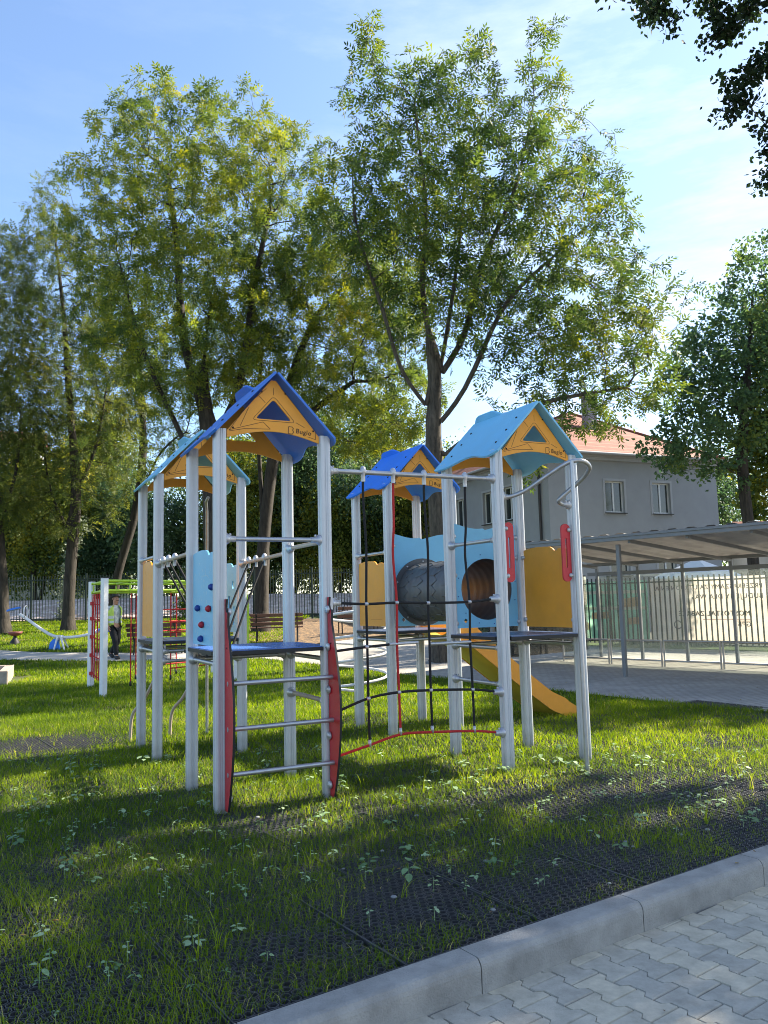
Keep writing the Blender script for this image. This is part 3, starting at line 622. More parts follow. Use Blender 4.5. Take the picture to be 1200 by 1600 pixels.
# side panels: wavy topped boards
def side_panel(u, v0, z0, z1, mk, label, wave=1, d=.073, th=.015, name='side_panel', holes=None, groove=None):
    a, b = v0+d, v0+S-d; n = 22; top = []
    for i in range(n+1):
        t = i/n; h = .03*math.sin(t*math.pi*1.15+.3)*wave
        if .62 < t < .78: h -= .035*math.sin((t-.62)/.16*math.pi)
        top.append((b-(b-a)*t, z1+h))
    m = MB(); m.prism([(a, z0), (b, z0)]+top, holes or [], (u-th/2, 0, 0), (0, 1, 0), (0, 0, 1), th)
    return m, label, name
def put(mk, t, extra=None):
    m, label, name = t; mats = [MT[mk]]+(extra or []); o = m.build(name, mats, PS, bevel=.002); o['label'] = label
    return o
def holders(o, pts, ax):
    for p in pts:
        k = MB(); k.lathe([(.001, -.002), (.026, -.002), (.028, .006), (.020, .022), (.010, .028), (.001, .028)], p, ax, 14); k.box(Vector(p)+Vector((0, 0, 0)), (.05 if ax[0] == 0 else .012, .012 if ax[0] == 0 else .05, .03)); k.build('bracket', MT['clamp'], o)
rg = random.Random(11)
# climbing wall of the front left tower, with engraved dots and holds
t = side_panel(0, 0, 1.235, 1.985, 'sky', 'light blue climbing board with red and blue holds')
for i in range(90):
    v_ = rg.uniform(.10, .79); z_ = rg.uniform(1.27, 1.93); l = rg.uniform(.008, .03); a = rg.uniform(-.5, .9); dx, dz = math.cos(a)*.004, math.sin(a)*.004
    t[0].add([(-.0085, v_-dx, z_), (-.0085, v_+dx, z_-.002), (-.0085, v_+dx+l*.3, z_+l), (-.0085, v_-dx+l*.3, z_+l)], [(0, 1, 2, 3)], 1)
for s0 in (((.15, 1.62), (.30, 1.78), (.52, 1.80)), ((.55, 1.45), (.65, 1.58), (.70, 1.72)), ((.2, 1.35), (.34, 1.40), (.45, 1.30)), ((.25, 1.9), (.2, 1.8), (.16, 1.66))):
    pl = spline([(0, a, b) for a, b in s0], 6)
    for p, q in zip(pl, pl[1:]): t[0].add([(-.0085, p.y, p.z-.002), (-.0085, q.y, q.z-.002), (-.0085, q.y, q.z+.002), (-.0085, p.y, p.z+.002)], [(0, 1, 2, 3)], 1)
cw = put('sky', t, [MT['sky'] if False else mat('pale_groove', (.45, .62, .72), .6)])
for v_, z_, k in ((.16, 1.70, 'holdblue'), (.60, 1.535, 'holdblue'), (.25, 1.53, 'holdred'), (.47, 1.40, 'holdred'), (.50, 1.285, 'holdblue')):
    m = MB(); m.ball((-.022, v_, z_), .026, 0, 12, .95)
    for i, p in enumerate(m.v): x, y, z = p; f = 1+.14*math.sin(i*1.7+z*60); m.v[i] = (-.0075-max(0, -x-.0075)*1.1, v_+(y-v_)*f, z_+(z-z_)*f)
    h = m.build('climbing_hold', MT[k], cw)
holders(cw, [(0, .062, 1.32), (0, .062, 1.85)], (1, 0, 0))
def grooves(m, u, v0, z0, z1):
    for i in range(7):
        v_ = v0+.12+.09*i
        zz = z0+.05
        while zz < z1-.08:
            l = rg.uniform(.02, .09); m.add([(u, v_-.0015, zz), (u, v_+.0015, zz), (u, v_+.0015+rg.uniform(-.004, .004), zz+l), (u, v_-.0015, zz+l)], [(0, 1, 2, 3)], 1); zz += l+rg.uniform(.02, .06)
dk = mat('orange_groove', (.55, .20, .03), .6)
t = side_panel(0, BV, 1.24, 2.02, '', 'orange board on the left of the back left tower'); grooves(t[0], -.0085, BV, 1.24, 2.0); put('orange', t, [dk])
t = side_panel(DU, CV, 1.26, 2.02, '', 'orange board on the left of the back tower'); t[0].add([(DU-.0085, CV+.2, 1.34), (DU-.0085, CV+.5, 1.34), (DU-.0085, CV+.5, 1.344), (DU-.0085, CV+.2, 1.344)], [(0, 1, 2, 3)], 1); put('orange', t, [dk])
t = side_panel(DU+S, 0, 1.255, 2.045, '', 'orange board on the right of the front right tower'); o = put('orange', t); holders(o, [(DU+S, .062, 1.33), (DU+S, S-.062, 1.33), (DU+S, S-.062, 1.98)], (-1, 0, 0))
t = side_panel(S, BV, 1.26, 2.0, '', 'pale blue board with cut outs on the right of the back left tower', holes=[circ(BV+.30, 1.78, .045, 14), rrect(BV+.42, 1.42, BV+.50, 1.66, .03), circ(BV+.26, 1.52, .03, 12), circ(BV+.28, 1.36, .025, 12), rrect(BV+.56, 1.50, BV+.62, 1.80, .025)])
put('sky', t)
# tunnel boards and tunnel
def tunnel_board(v, z1, label, fl):
    m = MB(); a, b = DU+.065, DU+S-.065; n = 24; top = []
    for i in range(n+1):
        t = i/n; top.append((b-(b-a)*t, z1+.035*math.sin(t*5.5+1.2)+(.02 if t > .5 else 0)))
    hole = circ(DU+S/2, 1.655, .318, 40)
    hs = [hole, circ(DU+.17, 1.335, .022, 12)]
    m.prism([(a, 1.262), (b, 1.262)]+top, hs, (0, v, 0), (1, 0, 0), (0, 0, 1), .015)
    for k in range(12):
        a_ = 2*math.pi*k/12+.2
        for sg, yy in ((-1, v-.0155), (1, v+.0005)): m.lathe([(.001, 0), (.007, 0), (.006, .003), (.001, .004)], (DU+S/2+.365*math.cos(a_), yy, 1.655+.365*math.sin(a_)), (0, sg, 0), 8, 1)
    o = m.build('tunnel_board', [MT['sky'], MT['holdblue']], PS, bevel=.002); o['label'] = label
    holders(o, [(DU+.055, v-.008, z) for z in (1.31, 1.80, 2.2)]+[(DU+S-.055, v-.008, z) for z in (1.31, 1.98, 2.2)], (0, -1, 0)); return o
tunnel_board(S+.01, 2.30, 'light blue board with the tunnel mouth on the front right tower', 1)
tunnel_board(CV-.0, 2.31, 'light blue board at the tunnel on the back tower', -1)
TG = mat('grey_tunnel_plastic', (.085, .087, .093), .45, 0, .04, 3, .08, 200)
m = MB(); prof = []
for i in range(41):
    t = i/40; prof.append((.335+(.004 if (i//2) % 2 else 0), t*(CV-S-.03)))
m.lathe(prof, (DU+S/2, S+.012, 1.655), (0, 1, 0), 40, 0)
m.lathe([(r-.012, z) for r, z in prof], (DU+S/2, S+.012, 1.655), (0, 1, 0), 40, 0)
# raised zig zag ribs around the tube
for ring in range(4):
    y0 = S+.16+ring*.32
    for k in range(18):
        a0 = 2*math.pi*k/18; 
        for (da, dy), (eb, ey_) in (((0, 0), (.5, .11)), ((.5, .11), (1, 0)), ((.5, .11), (.5, .2))):
            pts = []
            for (aa, yy) in ((a0+da*2*math.pi/18, y0+dy), (a0+eb*2*math.pi/18, y0+ey_)): pts.append((DU+S/2+.338*math.cos(aa), yy, 1.655+.338*math.sin(aa)))
            m.tube(pts, .006, 5, 1, False)
tn = m.build('tunnel', [TG, mat('tunnel_rib', (.085, .087, .09), .5)], PS)
for v in (S+.026, CV-.016):
    fm = MB(); fm.prism(circ(0, 0, .40, 40), [circ(0, 0, .322, 40)], (DU+S/2, v+.006, 1.655), (1, 0, 0), (0, 0, 1), .010)
    for k in range(10):
        a_ = 2*math.pi*k/10+.3; sg = 1 if v < CV-.5 else -1
        fm.lathe([(.001, 0), (.012, 0), (.010, .006), (.001, .008)], (DU+S/2+.365*math.cos(a_), v+(.006 if sg > 0 else -.004), 1.655+.365*math.sin(a_)), (0, sg, 0), 8, 1)
    fm.build('tunnel_flange', [TG, MT['clamp']], tn)

# climbing net between the two front towers
def knot(mb, p, m=0): mb.ball(p, .021, m, 10, .85)
nv = 0.0
vert = {1.25: ('rope', .37, .012), 1.54: ('redrope', .44, -.01), 1.85: ('rope', .43, .015), 2.28: ('rope', .39, -.012)}
rail = bar('net_rail', (S+W_, 0, 2.655), (DU-W_, 0, 2.665), .021, label='top rail carrying the climbing net')
for u, (mk, zb, wob) in vert.items():
    r_ = [(u, nv, 2.66), (u-.004, nv, 2.45), (u+wob*.6, nv, 2.2), (u+wob*1.6, nv+.01, 1.95), (u+.004, nv, 1.54), (u+wob*.4, nv, 1.18), (u+.004, nv, .77), (u+.008, nv, zb)]
    o = MB().tube(spline(r_, 5), .0112, 8).build('net_rope', MT[mk], PS)
    if mk == 'redrope': o['label'] = 'red upright rope of the climbing net'
    c = MB(); c.lathe([(.019, -.085), (.019, -.02), (.026, -.01), (.030, .012), (.024, .034), (.012, .05), (.001, .052)], (u, nv, 2.66), (0, 0, 1), 12); c.build('rope_cap', MT['clamp'], o)
    c = MB(); c.lathe([(.001, -.03), (.014, -.03), (.014, .03), (.001, .03)], (u+.008, nv, zb+.02), (0, 0, 1), 10); c.build('rope_cap', MT['clamp'], o)
def cross(pts, mk, ends, label, knots):
    o = MB().tube(spline(pts, 6), .0112, 8).build('net_rope', MT[mk], PS); o['label'] = label
    for p, d in ends: clamp(o, p, d)
    k = MB()
    for p in knots: knot(k, p)
    if knots: k.build('rope_knots', MT['clamp'], o)
    return o
us = [1.25, 1.54, 1.85, 2.28]; kn = lambda zs: [(u+.004, nv, z) for u, z in zip(us, zs)]
z1 = [1.535, 1.54, 1.53, 1.53]; cross([(S+.09, nv, 1.55)]+kn(z1)+[(DU-.10, nv, 1.55)], 'rope', [((S+W_, nv, 1.55), (1, 0, 0)), ((DU-W_, nv, 1.55), (-1, 0, 0))], 'uppermost black cross rope of the net', kn(z1))
cross([(S+W_, nv, 1.155), (1.25, nv, 1.178), (1.40, nv, 1.185), (1.47, nv, 1.19)], 'rope', [], 'short black cross rope on the left of the net', [(1.25, nv, 1.178)])
b = MB(); b.tube([(1.46, nv, 1.19), (1.56, nv, 1.192), (1.74, nv, 1.195)], .013, 10); b.build('rope_sleeve', MT['clamp'], PS)
bar('net_rung', (1.86, nv, 1.175), (2.28, nv, 1.175), .015, clamps=(0, 0), label='short steel rung hung in the net')
z2 = [.755, .785, .78, .755]; cross([(S+W_, nv, .66)]+kn(z2)+[(DU-.10, nv, .72)], 'rope', [((DU-W_, nv, .715), (-1, 0, 0))], 'lower black cross rope of the net', kn(z2))
cross([(S+W_, nv, .31), (1.25, nv, .375), (1.55, nv, .435), (1.86, nv, .425), (2.28, nv, .395), (DU-.10, nv, .36)], 'redrope', [((DU-W_, nv, .355), (-1, 0, 0))], 'red bottom rope of the net', [])

# arched grab tube and fireman pole on the front right tower
arm = spline([(DU+W_, -.0, 2.50), (DU+.14, -.02, 2.505), (DU+.26, -.10, 2.56), (DU+.42, -.27, 2.70), (DU+.54, -.39, 2.79), (DU+.66, -.44, 2.80), (DU+.79, -.38, 2.76), (DU+.84, -.26, 2.70), (DU+.81, -.14, 2.62), (DU+.73, -.06, 2.53), (DU+.70, -.02, 2.48), (DU+.76, 0, 2.455), (DU+S-W_, 0, 2.45)], 6)
o = MB().tube(arm, .021, 14).build('pole_arch', MT['bar'], PS); clamp(o, (DU+W_-.006, 0, 2.50), (1, 0, 0)); clamp(o, (DU+S-W_, 0, 2.45), (-1, 0, 0))
o = MB().tube([(3.19, -.41, -.05), (3.19, -.41, 1.4), (3.19, -.41, 2.80)], .020, 14).build('fireman_pole', MT['bar'], PS); o['label'] = 'upright sliding pole in front of the front right tower'
for u0, sg in ((DU+.055, 1), (DU+S-.055, -1)):
    m = MB(); a, b = (u0, u0+.105) if sg > 0 else (u0-.105, u0)
    m.prism(rrect(a, 1.70, b, 2.26, .05, 6), [rrect(a+.042, 1.83, a+.064, 2.12, .0105, 4)], (0, .012, 0), (1, 0, 0), (0, 0, 1), .018)
    o = m.build('grab_handle', MT['red'], PS, bevel=.004); o['label'] = 'red grab handle on the left post' if sg > 0 else 'red grab handle on the right post'
    for z in (1.76, 2.20):
        k = MB(); k.lathe([(.001, 0), (.020, 0), (.022, .01), (.014, .022), (.001, .024)], (u0+sg*.018, -.004, z), (0, -1, 0), 12); k.tube([(u0-sg*.01, -.012, z), (u0+sg*.03, -.012, z)], .013, 8); k.build('bracket', MT['clamp'], o)

# slide from the back tower
def slide_z(u):
    t = u-(DU+S)
    K = [(0, 1.14), (.10, 1.13), (.32, 1.02), (.7, .73), (1.15, .40), (1.50, .16), (1.78, .045), (2.05, .02)]
    for (a, za), (b, zb) in zip(K, K[1:]):
        if t <= b: q = (t-a)/(b-a); return za+(zb-za)*(q)
    return .02
us_ = [DU+S-.02+2.05*i/40 for i in range(41)]; v0, v1 = CV+.13, CV+S-.13
m = MB(); vs = []; nn = 13
for u in us_:
    z = slide_z(u-.0)*.5+.25*(slide_z(u-.08)+slide_z(u+.08))
    for k in range(nn):
        t = k/(nn-1); y = v0+(v1-v0)*t; e = abs(2*t-1)**3; vs.append((u, y, z-.03+.07*e))
    for k in range(nn):
        t = 1-k/(nn-1); y = v0+(v1-v0)*t; e = abs(2*t-1)**4; vs.append((u, y, z-.11+.10*e))
r2 = 2*nn; m.add(vs, [(i*r2+k, i*r2+(k+1) % r2, (i+1)*r2+(k+1) % r2, (i+1)*r2+k) for i in range(40) for k in range(r2)], 0, True)
m.add(vs[:r2], [tuple(range(r2))], 0); m.add(vs[-r2:], [tuple(range(r2))[::-1]], 0)
sl = m.build('slide', [MT['slide']], PS); sl['label'] = 'yellow slide chute leaving the back tower'
for v in (v0-.018, v1+.003):
    m = MB(); hi, lo = [], []
    for u in us_:
        z = slide_z(u); t = (u-us_[0])/2.05; hgt = .27*(1-.30*t)*(1 if t < .85 else max(.25, 1-(t-.85)*4.5)); hi.append((u, z+hgt-.03)); lo.append((u, max(.0, z-.06)))
    m.prism(lo+hi[::-1]+[(DU+S-.02, 1.95)] if False else lo+hi[::-1], [], (0, v+.015, 0), (1, 0, 0), (0, 0, 1), .015, 0, 1)
    m.build('slide_side', [MT['orange'], MT['lorange']], sl, bevel=.002)
for v in (CV+.09, CV+S-.09):     # tall entry cheeks at the top of the slide
    m = MB(); m.prism([(DU+S-.04, 1.22), (DU+S+.40, 1.02), (DU+S+.38, 1.20), (DU+S+.20, 1.62), (DU+S+.05, 1.95), (DU+S-.04, 1.98)], [circ(DU+S+.08, 1.62, .035, 12)], (0, v+.012, 0), (1, 0, 0), (0, 0, 1), .015, 0, 1)
    m.build('slide_cheek', [MT['orange'], MT['lorange']], sl, bevel=.002)

# spiral tube climber behind the back tower
c0 = Vector((DU-.02+.20, CV+S+.50)); pts = []
for i in range(100):
    a = i/99; t = a*2*math.pi*3.6+2.2; pts.append((c0.x+.42*math.cos(t), c0.y+.42*math.sin(t), .42+1.10*a))
pts = [(c0.x+.1, c0.y-.02, .38)]+pts+[(DU+.2, CV+S+.1, 1.60), (DU+.05, CV+S+.04, 1.62)]
o = MB().tube(spline(pts, 2), .018, 10).build('spiral_climber', MT['white'], PS); o['label'] = 'pale spiral tube climber behind the back tower'
MB().tube([(c0.x, c0.y, -.05), (c0.x, c0.y, 1.9)], .024, 12).build('spiral_pole', MT['bar'], PS)

# sloping rope bridge between the left towers
br = []
for u, sg in ((0, 1), (S, -1)):
    b_ = bar('bridge_rail', (u, S+W_, 2.02), (u, BV-W_, 2.00), .019, 'tanbar')
    for v in (BV-.26, BV-.50, BV-.78):
        r_ = MB().tube([(u, v, 2.0), (u+sg*.22, v-.10, 1.55), (S/2-sg*.04, v-.20, 1.13)], .011, 8).build('bridge_rope', MT['rope'], PS)
        c = MB(); c.lathe([(.020, -.07), (.020, -.015), (.026, -.01), (.030, .012), (.024, .034), (.012, .05), (.001, .052)], (u, v, 2.01), (0-.0, 0, 1), 12); c.build('rope_cap', MT['clamp'], r_)
m = MB()
for i in range(5): m.box((S/2, S+.28+i*.235, 1.10), (.42, .17, .035))
m.build('bridge_step', [MT['black']], PS)
MB().tube([(S/2, S+.05, 1.075), (S/2, BV-.05, 1.075)], .018, 10).build('bridge_beam', MT['bar'], PS)
# fireman pole and two curved climbing tubes at the back left tower
MB().tube([(S-.04, BV+S+.42, -.05), (S-.04, BV+S+.42, 2.72), (S-.08, BV+S+.3, 2.82), (S-.12, BV+S+.05, 2.84)], .018, 12).build('fireman_pole', MT['bar'], PS)
for u in (.22, .68):
    MB().tube(spline([(u, BV+S+.02, 1.14), (u+.02, BV+S+.14, 1.05), (u-.02, BV+S+.26, .75), (u-.12, BV+S+.42, .48), (u-.22, BV+S+.55, .30), (u-.24, BV+S+.58, -.03)], 6), .019, 12).build('curved_climbing_tube', MT['tanbar'], PS)

# ------------------------------------------------------------------ trees
def colonize(trunks, blobs, seed, natt=900, step=.35, di=3.0, dk=None, trop=.12, shell=.0):
    """space colonisation: grow limbs from the trunk polylines into the ellipsoid crown volumes"""
    rs = np.random.RandomState(seed); dk = dk or step*1.25; natt = int(natt*2.3)
    vol = np.array([b[3]*b[4]*b[5] for b in blobs]); cnt = np.maximum(20, (natt*vol/vol.sum()).astype(int)); A = []
    for b, c in zip(blobs, cnt):
        p = rs.normal(size=(c, 3)); p /= np.linalg.norm(p, axis=1)[:, None]; r = rs.rand(c, 1)**(1/3.0*(1-shell)+.0)
        p = p*r; lump = 1+.25*(rs.rand(c, 1)-.5); A.append(np.array(b[:3])+p*lump*np.array(b[3:6]))
    A = np.vstack(A); nodes = []; par = []
    for tr in trunks:
        P = [Vector(p) for p in tr[0]]; prev = tr[1]
        pl = spline(P, 8); d = 0; last = pl[0]
        if prev < 0 or True:
            if prev < 0: nodes.append(tuple(last)); par.append(-1); prev = len(nodes)-1
        for q in pl[1:]:
            if (q-last).length >= step*.8: nodes.append(tuple(q)); par.append(prev); prev = len(nodes)-1; last = q
    nt0 = len(nodes); nodes = [np.array(n) for n in nodes]
    NP = np.array(nodes); dm = np.linalg.norm(A[:, None]-NP[None], axis=2)
    zmin = min(b[2]-b[5] for b in blobs)
    dm[:, NP[:, 2] < zmin-1.2] += 5
    nd = dm.min(1); ni = dm.argmin(1); alive = np.ones(len(A), bool)
    for it in range(140):
        act = alive & (nd < (di if it > 6 else 99))
        if not act.any(): break
        ids = ni[act]; dv = A[act]-NP[ids]; dv /= np.linalg.norm(dv, axis=1)[:, None]+1e-9
        acc = np.zeros_like(NP); np.add.at(acc, ids, dv); u = np.unique(ids)
        dirs = acc[u]/np.maximum(1e-6, np.linalg.norm(acc[u], axis=1))[:, None]+rs.normal(size=(len(u), 3))*.27; dirs[:, 2] += trop
        dirs /= np.linalg.norm(dirs, axis=1)[:, None]; new = NP[u]+dirs*step
        n0 = len(NP); NP = np.vstack([NP, new]); par += list(u)
        d = np.linalg.norm(A[:, None]-new[None], axis=2); m = d.min(1); k = d.argmin(1); b = m < nd; nd[b] = m[b]; ni[b] = n0+k[b]
        alive &= nd > dk
    return NP, np.array(par), nt0
def tree_mesh(NP, par, r_trunk, tip=.0055, ex=2.1, sides=5, flare=1.5):
    n = len(NP); ch = np.zeros(n); rad = np.zeros(n)
    for i in range(n-1, -1, -1):
        if ch[i] == 0: ch[i] = tip**ex
        if par[i] >= 0: ch[par[i]] += ch[i]
    rad = ch**(1/ex); root = rad[0]; f = r_trunk/root
    # keep tips thin, scale the thick end
    rad = tip+(r_trunk-tip)*((rad-tip)/(root-tip))**1.45
    idx = np.where(par >= 0)[0]; a = NP[par[idx]]; b = NP[idx]; ra = np.minimum(rad[par[idx]], rad[idx]*1.6+.01); rb = rad[idx]
    z0 = NP[0][2]; low = np.clip(1-(a[:, 2]-z0)/.9, 0, 1); ra = ra*(1+(flare-1)*low**2); low2 = np.clip(1-(b[:, 2]-z0)/.9, 0, 1); rb = rb*(1+(flare-1)*low2**2)
    T = b-a; L = np.linalg.norm(T, axis=1)[:, None]; T = T/L
    ref = np.where(np.abs(T[:, 2:3]) < .9, np.array([[0, 0, 1.]]), np.array([[1., 0, 0]])); X = np.cross(T, ref); X /= np.linalg.norm(X, axis=1)[:, None]; Y = np.cross(T, X)
    ang = np.arange(sides)*2*np.pi/sides; ca, sa = np.cos(ang), np.sin(ang)
    R0 = a[:, None]+(X[:, None]*ca[None, :, None]+Y[:, None]*sa[None, :, None])*ra[:, None, None]
    R1 = b[:, None]+(X[:, None]*ca[None, :, None]+Y[:, None]*sa[None, :, None])*rb[:, None, None]
    co = np.concatenate([R0, R1], 1).reshape(-1, 3); base = (np.arange(len(idx))*2*sides)[:, None]; k = np.arange(sides)[None]
    q = np.stack([base+k, base+(k+1) % sides, base+sides+(k+1) % sides, base+sides+k], 2).reshape(-1, 4)
    return co, q, rad
def compound_leaves(P, D, rs, L=.24, pairs=4, ll=.085, lw=.030, droop=.5):
    """pinnate leaves: P base points, D outward directions -> vertices, quads, tint"""
    n = len(P); D = D+rs.normal(size=(n, 3))*.55; D[:, 2] -= droop*rs.rand(n); D /= np.linalg.norm(D, axis=1)[:, None]
    ref = rs.normal(size=(n, 3))*.5+np.array([0, 0, 1.]); X = np.cross(D, ref); X /= np.linalg.norm(X, axis=1)[:, None]+1e-9; Nn = np.cross(X, D)
    t = rs.rand(n)*.5+.05; out = []; tn = []; sz = .75+.5*rs.rand(n, 1)
    for k in range(pairs*2+1):
        if k == pairs*2: s0 = 1.0; d = D.copy()
        else: s0 = .28+.66*(k//2)/max(1, pairs-1)*.95; sg = 1 if k % 2 else -1; d = D*.55+X*sg*.85; 
        base = P+D*(L*s0*sz)+np.array([0, 0, -1.])*(.12*L*s0*s0); d = d+rs.normal(size=(n, 3))*.16; d[:, 2] -= .18; d /= np.linalg.norm(d, axis=1)[:, None]
        wv = np.cross(d, Nn+rs.normal(size=(n, 3))*.25); wv /= np.linalg.norm(wv, axis=1)[:, None]+1e-9
        l_ = ll*sz; w_ = lw*sz
        out.append(np.stack([base, base+d*l_*.45+wv*w_*.5, base+d*l_, base+d*l_*.45-wv*w_*.5], 1)); tn.append(t+.12*(rs.rand(n)-.5))
    co = np.concatenate(out, 0).reshape(-1, 3); q = np.arange(len(co)).reshape(-1, 4); return co, q, np.concatenate(tn)
def simple_leaves(P, D, rs, ll=.07, lw=.055, per=4, spread=.09, droop=.3):
    n = len(P)*per; B = np.repeat(P, per, 0)+rs.normal(size=(n, 3))*spread; d = np.repeat(D, per, 0)*.5+rs.normal(size=(n, 3)); d[:, 2] -= droop; d /= np.linalg.norm(d, axis=1)[:, None]
    r = rs.normal(size=(n, 3))*.7+np.array([0, 0, 1.]); w_ = np.cross(d, r); w_ /= np.linalg.norm(w_, axis=1)[:, None]+1e-9; s_ = .7+.6*rs.rand(n, 1)
    co = np.stack([B, B+d*ll*s_*.4+w_*lw*s_*.5, B+d*ll*s_, B+d*ll*s_*.4-w_*lw*s_*.5], 1).reshape(-1, 3)
    return co, np.arange(len(co)).reshape(-1, 4), np.repeat(rs.rand(len(P))*.5+.05, per)+.15*(rs.rand(n)-.5)
def tree(name, label, cat, base, trunks, blobs, rt_, seed, natt, nleaf, lm, bm_, kind='ash', step=.35, di=3.0, trop=.12, lsize=1.0, pods=0, group=None, dk=None, tipmax=.014, shell=0.0):
    nleaf = int(nleaf*1.6); rs = np.random.RandomState(seed+100); NP, par, nt0 = colonize(trunks, blobs, seed, natt, step, di, dk, trop, shell)
    co, q, rad = tree_mesh(NP, par, rt_)
    e = empty(name, base); tag(e, label, cat, group); off = np.array(base)
    np_mesh('trunk', co-off, q, bm_, e, smooth=True)
    haschild = np.zeros(len(NP), bool); haschild[par[par >= 0]] = True
    ok = np.where((rad < tipmax) & (np.arange(len(NP)) >= nt0) & (par >= 0))[0]
    wgt = np.where(haschild[ok], 1.0, 3.0)*(1.15-np.clip(rad[ok]/tipmax, 0, 1)); wgt /= wgt.sum()
    pick = ok[rs.choice(len(ok), nleaf, p=wgt)]; D = NP[pick]-NP[par[pick]]; D /= np.linalg.norm(D, axis=1)[:, None]
    P = NP[pick]-D*step*rs.rand(nleaf, 1)+rs.normal(size=(nleaf, 3))*.05
    sd = rs.normal(size=(nleaf, 3)); D = D*.6+sd/np.linalg.norm(sd, axis=1)[:, None]*.8; D /= np.linalg.norm(D, axis=1)[:, None]
    if kind == 'ash': lc, lq, lt = compound_leaves(P, D, rs, .25*lsize, 4, .10*lsize, .034*lsize)
    elif kind == 'locust': lc, lq, lt = compound_leaves(P, D, rs, .26*lsize, 5, .060*lsize, .026*lsize, .8)
    elif kind == 'needle': lc, lq, lt = compound_leaves(P, D, rs, .30*lsize, 5, .10*lsize, .020*lsize, .9)
    else: lc, lq, lt = simple_leaves(P, D, rs, .10*lsize, .075*lsize, 5, .10*lsize)
    np_mesh('crown', lc-off, lq, lm, e, tint=lt)
    if pods:
        pk = pick[rs.choice(len(pick), pods)]; m = MB()
        for i in pk:
            p = Vector(NP[i]-off); l = rs.uniform(.10, .2)
            for k in range(4):
                a = rs.uniform(0, 6.28); d = Vector((math.cos(a)*.35, math.sin(a)*.35, -1)).normalized()*l*rs.uniform(.6, 1); x = Vector((-math.sin(a), math.cos(a), 0))*.016; m.add([p, p+d*.5+x, p+d, p+d*.5-x], [(0, 1, 2, 3)])
        tag(m.build('seed_clusters', MT['bark2'], e), kind='stuff')
    return e
def gp(x, y, dz=0): return (x, y, gz(x, y)+dz)
# centre ash
b = gp(1.34, 20); 
tree('ash_tree', 'tall ash tree with open crown and thick grey trunk behind the bright blue roofed tower', 'tree', b,
     [([b, (1.36, 20, 3), (1.30, 20, 5.6), (1.38, 20.05, 7.4), (1.15, 20.1, 9.6), (1.30, 20.2, 12.0), (1.1, 20.2, 14.6)], -1), ([(1.33, 20, 6.2), (.55, 19.7, 7.3), (.1, 19.5, 8.8), (-.5, 19.5, 11), (-.6, 19.5, 12.6)], 20), ([(1.36, 20, 7.0), (2.2, 20.2, 8.4), (2.7, 20.1, 10.2), (3.7, 20.2, 12.4), (4.3, 20.2, 14.8)], 22), ([(1.3, 20, 5.8), (2.1, 19.7, 6.8), (3.2, 19.5, 8.9), (4.6, 19.3, 10.2)], 17), ([(1.32, 20, 5.0), (2.4, 19.6, 5.7), (4.0, 19.3, 6.3), (6.0, 19.2, 6.6)], 15), ([(1.3, 20, 6.6), (1.7, 20.5, 8.2), (2.2, 20.8, 11), (2.5, 20.9, 13.6)], 21)],
     [(1.9, 20, 11.2, 2.9, 2.8, 3.4), (3.9, 19.6, 10.3, 2.7, 2.5, 2.8), (5.3, 19.4, 8.2, 2.5, 2.2, 2.0), (.6, 19.9, 14.6, 1.7, 1.7, 1.8), (2.5, 20, 14.9, 1.3, 1.5, 1.7), (4.6, 20, 15.2, .9, 1.1, 2.1), (5.3, 20, 13.2, 1.2, 1.2, 1.1), (-.5, 19.8, 11.5, 1.6, 1.6, 1.8), (5.0, 19.2, 6.2, 2.5, 1.2, .8), (5.4, 19.2, 6.7, 2.2, 1.2, .8), (4.4, 19.4, 7.4, 2.0, 1.3, .8), (3.5, 19.3, 4.75, .55, .5, .4)],
     .24, 11, 1300, 4900, MT['ash'], MT['bark'], 'ash', .34, 2.4, .10, 1.38, pods=80)
b = gp(-5.6, 26)
tree('ash_tree', 'broad spreading ash tree with yellow tinted crown left of the dark blue roof', 'tree', b,
     [([b, (-5.6, 26, 3.5), (-5.7, 26, 6.6), (-5.9, 26.1, 9.2), (-5.6, 26.2, 12.5)], -1), ([(-5.7, 26, 5.2), (-6.6, 25.8, 7.2), (-7.8, 25.7, 10), (-8.6, 25.7, 13)], 15), ([(-5.7, 26, 6.6), (-4.7, 26, 8.8), (-4.2, 26, 12), (-3.6, 26, 15)], 19), ([(-5.8, 26, 7.6), (-6.6, 26.3, 10.5), (-6.9, 26.4, 14), (-7.2, 26.4, 16.5)], 22)],
     [(-6.0, 26, 15.8, 3.4, 3.4, 3.6), (-8.1, 26, 14.6, 2.6, 2.8, 4.2), (-3.9, 26, 14.8, 2.3, 2.6, 3.2), (-6.6, 25.6, 11.0, 3.6, 3.2, 3.0), (-2.4, 26, 14.0, 1.6, 1.8, 3.6)],
     .30, 21, 1500, 6000, MT['ash2'], MT['bark2'], 'ash', .42, 3.0, .12, 1.38)
b = gp(-4.35, 28)
tree('ash_tree', 'twin stemmed arching tree with fine branches between the two tall ash trees', 'tree', b,
     [([b, (-4.25, 28, 3.5), (-3.9, 28, 6.5), (-3.3, 27.5, 9), (-2.2, 27, 11.5)], -1), ([(-4.3, 28, 2.0), (-4.3, 28.1, 5), (-4.4, 28.1, 8), (-4.2, 28, 11)], 7), ([(-3.9, 28, 6.5), (-2.6, 27.4, 8.0), (-.9, 26.6, 9.0)], 20)],
     [(-1.6, 27, 11.0, 3.0, 3.0, 3.6), (-3.6, 27.6, 11.0, 2.6, 2.6, 3.0), (-.2, 26.5, 8.2, 2.4, 2.2, 2.0), (.1, 27, 12.0, 1.8, 1.8, 2.6)],
     .26, 31, 1100, 5400, MT['ash2'], MT['bark2'], 'ash', .40, 3.0, .0, 1.3)
